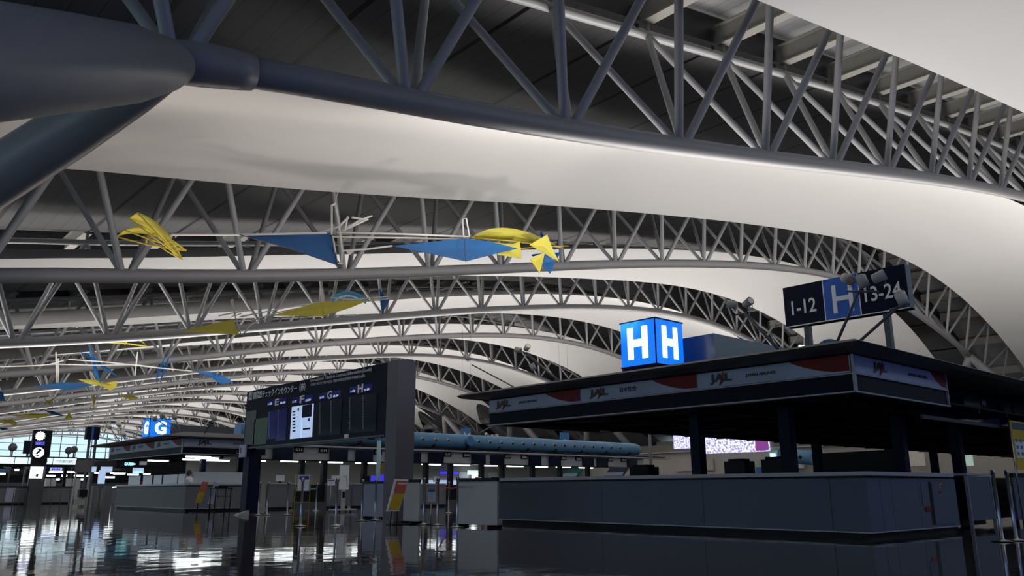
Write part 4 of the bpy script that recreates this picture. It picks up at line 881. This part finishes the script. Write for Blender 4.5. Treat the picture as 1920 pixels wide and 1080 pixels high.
def small(name, label, cat, u0, v0, u1, v1, Y, m, leg_=True, dep=.08, grp=None):
    a = at(u0, v0, Y=Y); b = at(u1, v1, Y=Y); t = thing(name, label, cat, (a.x, Y, 0 if leg_ else b.z), grp)
    MB().box(a.x, b.x, Y, Y + dep, b.z, a.z).build('panel', m, t)
    if leg_: MB().box((a.x + b.x) / 2 - .06, (a.x + b.x) / 2 + .06, Y + .01, Y + dep - .01, 0, b.z).build('post', 'steel_dark', t)
    return t
t = small('hanging_screen', 'small screen with red and blue text far left', 'screen', 95, 876, 116, 884, 68, 'screen', False); a = at(97, 881.5, Y=67.98); b = at(114, 878.5, Y=67.98); q = MB()
for i in range(5): q.box(a.x + i * (b.x - a.x) / 5, a.x + (i + .7) * (b.x - a.x) / 5, 67.97, 67.99, a.z, b.z)
q.build('lettering', 'screen_blue', t)
small('hanging_screen', 'small cyan and white screen, left one of the pair left of the G kiosk', 'screen', 170, 875, 180, 885, 60, 'screen', False); small('hanging_screen', 'small cyan and white screen, right one of the pair left of the G kiosk', 'screen', 190, 875, 210, 886, 60, 'screen', False)
t = small('hanging_screen', 'cyan screen with an aeroplane seen under the G canopy', 'screen', 250, 877, 269, 887, 58, 'screen', False); a = at(250, 887, Y=57.98); b = at(269, 884, Y=57.98); MB().box(a.x, b.x, 57.97, 57.99, a.z, b.z).build('footer', 'cyan', t)
t = small('arrow_sign', 'glowing cyan arrow sign under the G canopy', 'sign', 231, 866, 252, 874, 55, 'black', False); a = at(233, 872.5, Y=54.98); b = at(256, 867.5, Y=54.98); q = MB(); writeY(q, 'GATE', 54.98, a.x, a.x + (b.x - a.x) * .6, a.z, b.z, .04); m_ = (a.z + b.z) / 2; q.prism([(b.x, 54.97, m_), (b.x - .25, 54.97, b.z), (b.x - .25, 54.97, m_ + .05), (b.x - .45, 54.97, m_ + .05), (b.x - .45, 54.97, m_ - .05), (b.x - .25, 54.97, m_ - .05), (b.x - .25, 54.97, a.z)], (0, -.01, 0)); q.build('lettering', 'cyan', t)
small('small_sign', 'pale square sign hanging beside the cyan arrow sign', 'sign', 263, 863, 275, 872, 53, 'letter_dim', False)
t = small('range_sign', 'dark blue vertical sign on two posts above the G kiosk end', 'sign', 164, 800, 186, 824, 66, 'navy', False, .5); a = at(169, 824, Y=66.1); b = at(178, 852, Y=66.1)
for u in (168, 180): 
    p0 = at(u, 824, Y=66.2); MB().box(p0.x - .08, p0.x + .08, 66.15, 66.3, 0, p0.z).build('post', 'steel_dark', t)
a = at(170, 824, Y=65.98); b = at(177, 801, Y=65.98); MB().box(a.x, b.x, 65.97, 65.99, a.z, b.z).build('stripe', 'blue', t)
t = small('range_sign', 'dark blue sign left of the clock tower', 'sign', 47, 826, 61, 851, 75, 'navy', True, .3)
t = small('display_cabinet', 'tall grey display stand with a blank square head left of the G kiosk', 'stand', 143, 863, 171, 886, 50, mat('blank_sign', (.10, .095, .10), .6), False)
p0 = at(143, 886, Y=50); p1 = at(168, 886, Y=50)
q = MB(); q.box(p0.x - .04, p0.x + .04, 50, 50.08, 0, p0.z); q.build('post', 'steel', t); MB().box(p1.x - .04, p1.x + .04, 50, 50.08, 0, p0.z).build('post', 'steel', t)
MB().box(p0.x, p1.x, 50, 50.5, .1, .42).build('lower_cabinet', 'steel', t); a = at(150, 918, Y=50); b = at(163, 932, Y=50); MB().box(a.x, b.x, 49.98, 50.4, b.z, a.z).build('printer', 'black', t)
for i, (u0, u1) in enumerate(((172, 181), (195, 208))): tag(MB().box(at(u0, 940, Y=47).x, at(u1, 940, Y=47).x, 47, 47.4, 0, 1.12).build('narrow_counter', 'counter_grey', None, (at(u0, 940, Y=47).x, 47, 0)), 'narrow grey pedestal left of the G kiosk, %s one' % ('left', 'right')[i], 'counter')
small('advert_column', 'brightly lit advert column left of the G kiosk', 'advert', 186, 882, 196, 907, 56, 'screen')
for i, (u, v, l_) in enumerate([(0, 889, 10), (93, 885, 26), (123, 885, 18), (88, 892, 16), (116, 892, 10), (140, 892, 20), (162, 893, 6), (178, 887, 8), (214, 888, 10), (226, 888, 9), (199, 895, 16), (28, 881, 8), (0, 915, 3), (212, 914, 6), (240, 890, 20), (270, 889, 12), (208, 887, 5), (100, 899, 12), (148, 899, 12)]):
    Yl = 72 + (i % 4) * 6; a = at(u, v, Y=Yl); b = at(u + l_, v, Y=Yl)
    tag(MB().box(a.x, b.x, Yl, Yl + .2, a.z - .05, a.z + .08).build('tube_light', 'lamp', None, tuple(a)), 'small distant white strip light in the dim row behind the far left desks', 'ceiling light', 'distant strip lights far left')
for i, (u, l_) in enumerate(((85, 10), (97, 9), (122, 14), (138, 14))):
    a = at(u, 906, Y=70); b = at(u + l_, 897, Y=70); tag(MB().box(a.x, b.x, 70, 70.3, 0, b.z).build('far_counter', 'white', None, (a.x, 70, 0)), 'small pale desk block behind the information desk', 'counter', 'pale desk blocks behind the information desk')
for i, k_ in enumerate((2, 3, 4, 5, 6)):
    y_ = 7 + 28.8 * k_
    t = thing('island_canopy', 'distant check-in island canopy, %s in the row beyond the G island' % ('first', 'second', 'third', 'fourth', 'fifth')[i], 'canopy', (16.5, y_, 0), 'distant check-in islands')
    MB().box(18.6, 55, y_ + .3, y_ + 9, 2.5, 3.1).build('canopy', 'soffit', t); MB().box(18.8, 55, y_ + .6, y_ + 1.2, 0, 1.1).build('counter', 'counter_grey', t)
    MB().tube([(18.8, y_ + 1, 3.5), (48, y_ + 1, 3.5)], .38, 16).build('duct', 'duct', t)
for i, (u, v, y_) in enumerate(((24, 840, 80), (129, 846, 84), (139, 844, 88))):
    p = at(u, v, Y=y_); t = thing('ball_lamp', 'small dark ball lamp on a post before the far glazing', 'lamp', (p.x, y_, 0), 'ball lamps before the far glazing')
    MB().lathe([(.04, -.3), (.30, -.15), (.34, .1), (.2, .35), (.02, .4)], (p.x, y_, p.z), 12).build('globe', 'steel_dark', t); MB().tube([(p.x, y_, 0), (p.x, y_, p.z)], .06, 6).build('post', 'steel_dark', t)
# barrier rails far left
for lb, u0, u1, vt, vb in (('dark metal barrier rail in front of the information desk, left one', 24, 50, 912, 939), ('dark metal barrier rail in front of the information desk, right one', 95, 133, 914, 941)):
    Yb = 55; a = at(u0, vb, Y=Yb); b = at(u1, vt, Y=Yb); t = thing('barrier_rail', lb, 'barrier', (a.x, Yb, 0)); m_ = (a.x + b.x) / 2
    MB().tube([(a.x, Yb, 0), (a.x, Yb, .9), (b.x, Yb, .9), (b.x, Yb, 0)], .025, 6).build('rail', 'steel_dark', t); MB().tube([(m_, Yb, 0), (m_, Yb, .9)], .02, 6).build('upright', 'steel_dark', t)

# ------------------------------------------------------------------ east side behind the near canopy
mb = MB(); mb.box(62, 62.4, -20, 54, 0, 4.75); struct('wall_east', mb, 'wall'); struct('trim_3', MB().box(61.7, 62, -20, 54, 4.1, 4.2), 'wall'); struct('trim_4', MB().box(61.85, 62, -20, 54, 4.2, 4.85), mat('wall_cap', (.16, .15, .14), .7))
def ewall(name, label, cat, u0, v0, u1, v1, m, X=61.8, dep=.12):
    a = at(u0, v0, X=X); b = at(u1, v1, X=X); return tag(MB().box(X, X + dep, b.y, a.y, b.z, a.z).build(name, m, None, (X, b.y, b.z)), label, cat)
def led_mat(name, c1, c2, sc):
    m = mat(name, c1, .4); nt_ = m.node_tree; b = nt_.nodes['Principled BSDF']; tc = nt_.nodes.new('ShaderNodeTexCoord'); v_ = nt_.nodes.new('ShaderNodeTexNoise'); v_.inputs['Scale'].default_value = sc; v_.inputs['Detail'].default_value = 6
    r_ = nt_.nodes.new('ShaderNodeValToRGB'); r_.color_ramp.elements[0].position = .42; r_.color_ramp.elements[1].position = .54; r_.color_ramp.elements[0].color = (*c2, 1); r_.color_ramp.elements[1].color = (*c1, 1)
    nt_.links.new(tc.outputs['Object'], v_.inputs[0]); nt_.links.new(v_.outputs[0], r_.inputs[0]); nt_.links.new(r_.outputs[0], b.inputs['Emission Color']); b.inputs['Emission Strength'].default_value = 1.0; return m
o = ewall('video_wall', 'bright white and purple video screen seen under the near canopy', 'screen', 1319, 818, 1443, 846, led_mat('video_image', (.85, .88, 1), (.10, .05, .35), 5), 61.5)
a = at(1415, 820, X=61.45); b = at(1441, 844, X=61.45); q = MB().box(61.45, 61.49, b.y, a.y, b.z, a.z).build('purple_end', 'purple', o)
ewall('video_wall', 'smaller white and purple video screen left of the centre canopy post', 'screen', 1262, 812, 1303, 840, led_mat('video_image_small', (.8, .82, 1), (.18, .12, .6), 6), 61.5)
t = ewall('lit_notice', 'small glowing cyan and white notice on the east wall', 'sign', 1443, 850, 1454, 865, 'cyan', 61.6); a = at(1445, 852, X=61.55); b = at(1452, 863, X=61.55); MB().box(61.55, 61.6, b.y, a.y, b.z, a.z).build('white_face', 'litclock', t)
ewall('wall_panel', 'pale greenish rectangular panel on the east wall', 'panel', 1395, 862, 1428, 886, mat('green_grey', (.36, .40, .34), .7))
ewall('wall_panel', 'wide pale green panel on the east wall left of the centre canopy post', 'panel', 1266, 862, 1338, 882, 'wall', 61.8)
ewall('wall_sign', 'white sign with a blue end on the east wall', 'sign', 1464, 866, 1507, 878, 'paper', 61.7); ewall('wall_sign', 'small blue C-shaped sign low on the east wall', 'sign', 1417, 876, 1427, 884, 'blue', 61.7)
t = thing('air_duct', 'short pale blue round duct on the east wall behind the near canopy', 'air duct', tuple(at(1485, 856, X=60.5)))
p0 = at(1466, 855, X=60); p1 = at(1526, 859, X=60); MB().tube([tuple(p0), tuple(p1)], .55, 20).build('pipe', 'duct', t); MB().tube([tuple(p0 + Vector((0, .06, 0))), tuple(p0)], .58, 20).build('end_cap', 'ductend', t)
for f_2 in (.3, .5, .7):
    pp = p0 + (p1 - p0) * f_2; MB().tube([pp + Vector((-.52, 0, 0)), pp + Vector((-.62, 0, 0))], .14, 10).build('nozzle', 'black', t)
ewall('wall_sign', 'bright greenish lit bay seen between the right canopy posts', 'sign', 1803, 845, 1825, 873, mat('bay_lit', (.5, .6, .55), .5, emit=(.5, .75, .65), estr=.35), 61)  # wall bay; its lit look is emission put into the material
ewall('wall_panel', 'pale wall bay seen right of the third canopy post', 'panel', 1700, 842, 1735, 873, mat('bay_pale_glow', (.5, .48, .42), .5, emit=(.5, .5, .4), estr=.12), 61)  # no lamp here: a weak glow in the material brightens the wall bay
t = thing('pipe_column', 'thin grey pipe column behind the near counter, left of the first canopy post', 'column', (at(1220, 860, Y=34).x, 34, 0)); x = at(1220, 860, Y=34).x; MB().tube([(x, 34, 0), (x, 34, at(1217, 822, Y=34).z + 1)], .1, 12).build('shaft', 'counter_grey', t)

# ------------------------------------------------------------------ hanging kites (mobiles)
def sail(label, pts, m, Y, name='kite', grp=None, ribs=()):
    """pts: (u, v, dY) outline; the cloth hangs near depth Y and bends with dY"""
    p = [at(u, v, Y=Y + d) for u, v, d in pts]; c = sum(p, Vector()) / len(p)
    t = thing(name, label, 'kite', tuple(c), grp)
    n = len(p); cc = c + Vector((0, .12, .05)); vs = p + [cc] + [q_ + Vector((0, .02, 0)) for q_ in p] + [cc + Vector((0, .02, 0))]
    fs = [(i, (i + 1) % n, n) for i in range(n)] + [(n + 1 + (i + 1) % n, n + 1 + i, 2 * n + 1) for i in range(n)] + [(i, n + 1 + i, n + 1 + (i + 1) % n, (i + 1) % n) for i in range(n)]
    MB().add(vs, fs).build('sail', m, t)
    for r_ in ribs: MB().tube([at(u, v, Y=Y + d - .03) for u, v, d in r_], .012 * Y / 17, 5).build('rib', 'rodyel' if m == 'ky' else 'steel_dark', t)
    return t
def rods(label, lines, Y, r=.02, m='rod', name='mobile_frame'):
    p0 = at(lines[0][0][0], lines[0][0][1], Y=Y); t = thing(name, label, 'mobile frame', tuple(p0))
    for ln in lines: MB().tube([at(u, v, Y=Y + (e[0] if e else 0)) for u, v, *e in ln], r, 6).build('rod', m, t)
    return t
def wing(label, front, back, Y, m, struts, name='kite', n=14):
    """curved wing: front and back are 3-point pixel curves (u, v, dY)"""
    def bz(c, s):
        a, b, d = [at(u, v, Y=Y + dy) for u, v, dy in c]; b = b * 2 - (a + d) / 2
        return a * (1 - s) ** 2 + b * 2 * s * (1 - s) + d * s * s
    F = [bz(front, i / n) for i in range(n + 1)]; B = [bz(back, i / n) for i in range(n + 1)]
    t = thing(name, label, 'kite', tuple((F[n // 2] + B[n // 2]) / 2)); vs = []; fs = []
    for f, b in zip(F, B): vs += [f, b, b + Vector((0, .015, .01)), f + Vector((0, .015, .01))]
    for i in range(n):
        for k in range(4): fs.append((i * 4 + k, i * 4 + (k + 1) % 4, i * 4 + 4 + (k + 1) % 4, i * 4 + 4 + k))
    MB().add(vs, fs, True).build('sail', m, t)
    for s_ in struts: MB().tube([at(u, v, Y=Y + d) for u, v, d in s_], .016 * Y / 17, 5).build('strut', 'rodyel' if m == 'ky' else 'rod', t)
    return t
K = 17.0
wing('upper curved yellow wing of the biplane kite at left', [(258, 398, 0), (310, 432, .1), (343, 488, 0)], [(242, 410, .5), (291, 440, .5), (341, 484, .3)], K, 'ky', [[(242, 410, .5), (290, 446, .2), (340, 484, .2)], [(258, 399, 0), (292, 436, 0), (343, 488, 0)], [(279, 449, 0), (318, 474, 0), (342, 487, 0)], [(290, 438, 0), (310, 455, .3), (330, 480, .2)]])
wing('lower curved yellow wing of the biplane kite at left', [(234, 432, 0), (285, 430, .1), (351, 470, 0)], [(219, 444, .6), (280, 440, .6), (346, 469, .3)], K + .5, 'ky', [[(219, 444, .6), (280, 460, .3), (349, 470, .1)], [(234, 432, 0), (290, 452, 0), (350, 469, 0)], [(278, 440, 0), (274, 456, 0)], [(290, 436, 0), (279, 448, 0), (277, 438, 0)], [(219, 444, .6), (234, 432, 0)]])
rods('long white rod frame of the near kite mobile crossing the near trusses', [[(322, 440), (455, 440), (612, 437)], [(632, 436), (760, 439), (880, 444)], [(625, 444), (760, 446), (890, 450)], [(622, 385), (622, 440)], [(628, 382), (634, 410), (641, 470), (640, 494)], [(621, 386), (629, 382)], [(624, 442), (632, 494), (642, 494)], [(597, 438, .2), (635, 425, 0), (654, 407, -.2)], [(642, 432, .1), (675, 413, .3), (697, 405, .6)], [(642, 433), (690, 411)], [(652, 406), (646, 434)], [(869, 444), (867, 411), (874, 409), (880, 444)], [(640, 470, .2), (690, 467, .3), (735, 461, .3)], [(870, 446), (872, 490), (876, 490), (877, 447)], [(660, 408, 0), (688, 412, .3)]], K, .026)
tag(MB().tube([at(640, 335, Y=K + .2), at(628, 382, Y=K)], .006, 4).build('hanging_wire', 'rod', None, tuple(at(628, 382, Y=K))), 'thin wire from the white ceiling sail to the near kite mobile', 'wire')
MB_ = MB().prism([at(649, 470, Y=K + .3), at(666, 469, Y=K + .3), at(656, 478, Y=K + .3)], (0, .03, 0)).build('counterweight_fin', 'rod', None, tuple(at(656, 472, Y=K + .3))); tag(MB_, 'small white fin hanging right of the large blue triangle kite', 'fin')
sail('large dark blue triangular kite, biggest and nearest', [(449, 440, 0), (624, 437, .2), (633, 497, -.1), (592, 482, -.1), (540, 465, 0)], 'kb', K, ribs=[[(624, 438, .2), (633, 497, -.1)], [(449, 440, 0), (540, 465, 0), (633, 497, -.1)]])
sail('blue diamond kite between the blue triangle and the yellow bird kite', [(736, 461, 0), (870, 447, .2), (915, 452, .1), (971, 466, 0), (925, 477, 0), (875, 490, -.1), (805, 475, 0)], 'kb', K - .3, ribs=[[(871, 448, .1), (873, 490, -.2)]])
wing('long curved yellow bird kite wing right of the blue diamond kite', [(884, 446, 0), (955, 428, 0), (1046, 461, 0)], [(890, 448, .3), (940, 452, .4), (1040, 460, .2)], K + .3, 'ky', [[(884, 446, 0), (960, 452, 0), (1052, 464, 0)], [(940, 468, 0), (1000, 464, 0), (1066, 461, 0)]])
sail('yellow sail hanging beneath the yellow bird kite wing', [(905, 452, 0), (960, 458, 0), (975, 452, 0), (978, 485, 0), (932, 477, 0), (960, 470, 0)], 'ky', K + .2)
sail('yellow star shaped kite at the right end of the near mobile', [(993, 459, 0), (1012, 448, 0), (1026, 440, 0), (1032, 456, 0), (1040, 475, 0), (1049, 491, 0), (1022, 475, 0)], 'ky', K - .1)
sail('small yellow pointed fin below the star shaped kite', [(994, 486, 0), (1021, 474, 0), (1016, 497, 0), (1012, 512, 0)], 'ky', K - .2)
sail('blue diamond tail fin below the yellow star kite', [(1022, 476, 0), (1042, 489, 0), (1032, 513, 0), (1017, 498, 0)], 'kb', K + .1)
sail('small blue fin behind the right point of the star kite', [(1036, 458, 0), (1048, 465, 0), (1040, 468, 0)], 'kb', K + .4); sail('small blue fin poking up behind the star kite', [(1015, 434, 0), (1021, 444, 0), (1016, 446, 0)], 'kb', K + .4); sail('narrow blue fin left of the star kite tail', [(996, 478, 0), (1018, 475, 0), (1000, 481, 0)], 'kb', K + .3); sail('small blue fin right of the star kite', [(1040, 474, 0), (1051, 473, 0), (1046, 483, 0)], 'kb', K + .3)
K2 = 31.5
sail('yellow triangular kite hanging below the second truss', [(334, 622, 0), (437, 598, .2), (448, 628, -.1), (390, 624, 0)], 'ky', K2); sail('long yellow diamond kite of the second mobile', [(508, 592, 0), (600, 566, .2), (692, 563, 0), (655, 578, 0), (605, 593, -.1)], 'ky', K2 - .3, ribs=[[(606, 567, 0), (606, 593, 0)]])
wing('light blue curved wing of the second mobile', [(620, 558, 0), (655, 546, 0), (690, 562, 0)], [(628, 566, .4), (655, 556, .4), (685, 570, .2)], K2, 'kl', [[(620, 558, 0), (660, 562, 0), (728, 556, 0)], [(640, 568, 0), (690, 564, 0), (730, 560, 0)]]); sail('upright dark blue fin at the right end of the second mobile', [(711, 540, 0), (719, 552, 0), (730, 563, 0), (717, 588, 0), (714, 565, 0)], 'kb', K2)
rods('white rod frame of the second kite mobile', [[(410, 592), (440, 586), (470, 582)], [(450, 594), (530, 578), (605, 566)], [(470, 602), (520, 586), (612, 567)], [(433, 562), (440, 590)], [(436, 561), (447, 626)], [(600, 541), (600, 566)], [(604, 541), (608, 567)], [(442, 596), (452, 628)], [(448, 583), (432, 595), (452, 588)], [(455, 628), (470, 610), (486, 600)]], K2, .03)
K3 = 46.0
wing('small yellow biplane kite below the third truss', [(198, 642, 0), (236, 625, 0), (277, 650, 0)], [(205, 640, .6), (236, 632, .6), (272, 646, .3)], K3, 'ky', [[(198, 642, 0), (236, 644, 0), (277, 650, 0)], [(230, 636, 0), (234, 646, 0), (242, 634, 0)]])
sail('narrow upright blue blade kite crossed by another at left', [(165, 645, 0), (174, 662, 0), (182, 690, 0), (191, 722, 0), (178, 704, 0), (172, 675, 0)], 'kb', K3); sail('slanting blue blade kite crossing the upright blade', [(146, 657, 0), (180, 674, 0), (198, 687, 0), (224, 707, 0), (200, 696, 0), (172, 676, 0)], 'kb', K3 + .5)
sail('wide dark blue kite low at left below the crossed blades', [(61, 724, 0), (120, 717, .3), (184, 721, 0), (128, 732, 0)], 'kb', K3 + 1); sail('yellow curved kite right of the wide blue kite', [(146, 711, 0), (180, 712, 0), (210, 722, 0), (221, 714, 0), (218, 726, 0), (207, 733, 0), (192, 724, 0), (166, 720, 0)], 'ky', K3 + .5)
sail('bright blue curved wing kite left of the information board', [(362, 696, 0), (392, 697, 0), (422, 706, 0), (438, 717, 0), (413, 720, 0), (396, 707, 0)], 'kb', K3); sail('upright blue blade kite left of the bright blue wing, left blade', [(310, 668, 0), (301, 695, 0), (291, 721, 0), (296, 692, 0)], 'kb', K3); sail('upright blue blade kite left of the bright blue wing, right blade', [(319, 663, 0), (312, 694, 0), (300, 716, 0), (308, 686, 0)], 'kb', K3 + .3)
rods('white rod frame of the third kite mobile, far left', [[(-5, 688), (60, 686), (105, 683)], [(105, 683), (180, 685), (255, 684)], [(128, 674), (200, 679), (305, 691)], [(105, 660), (106, 718)], [(109, 672), (109, 718)], [(258, 660), (253, 705)], [(255, 684), (300, 690), (360, 696)], [(90, 684), (120, 676)]], K3, .035)
K4 = 60.0
for lb, pts_, m in (('small yellow blade kite crossing another at far left', [(74, 734, 0), (84, 746, 0), (104, 769, 0), (90, 756, 0)], 'ky'), ('thin yellow blade slanting up to the right at far left', [(80, 759, 0), (92, 751, 0), (113, 740, 0), (95, 754, 0)], 'ky'), ('thin upright yellow blade kite left of the G cube', [(176, 738, 0), (180, 750, 0), (174, 767, 0), (174, 750, 0)], 'ky'), ('small blurred yellow kite right of the thin upright blade', [(225, 743, 0), (245, 741, 0), (264, 746, 0), (245, 750, 0)], 'ky'), ('wide yellow kite low at far left', [(18, 779, 0), (60, 775, 0), (104, 777, 0), (70, 785, 0)], 'ky'), ('blue wing kite right of the wide low yellow kite', [(82, 769, 0), (100, 771, 0), (122, 780, 0), (100, 778, 0)], 'kb'), ('small yellow fin at the tip of the low blue wing', [(130, 772, 0), (137, 786, 0), (120, 787, 0)], 'ky'), ('yellow kite at the far left edge, lowest of all', [(-6, 788, 0), (24, 787, 0), (33, 793, 0), (27, 800, 0), (20, 794, 0), (-6, 793, 0)], 'ky'), ('small blue kite at the left edge under the yellow ones', [(-8, 800, 0), (20, 804, 0), (4, 807, 0)], 'kb'), ('dark blue kite cut by the left edge', [(-6, 733, 0), (6, 735, 0), (9, 752, 0), (-6, 752, 0)], 'kb')): sail(lb, pts_, m, K4)
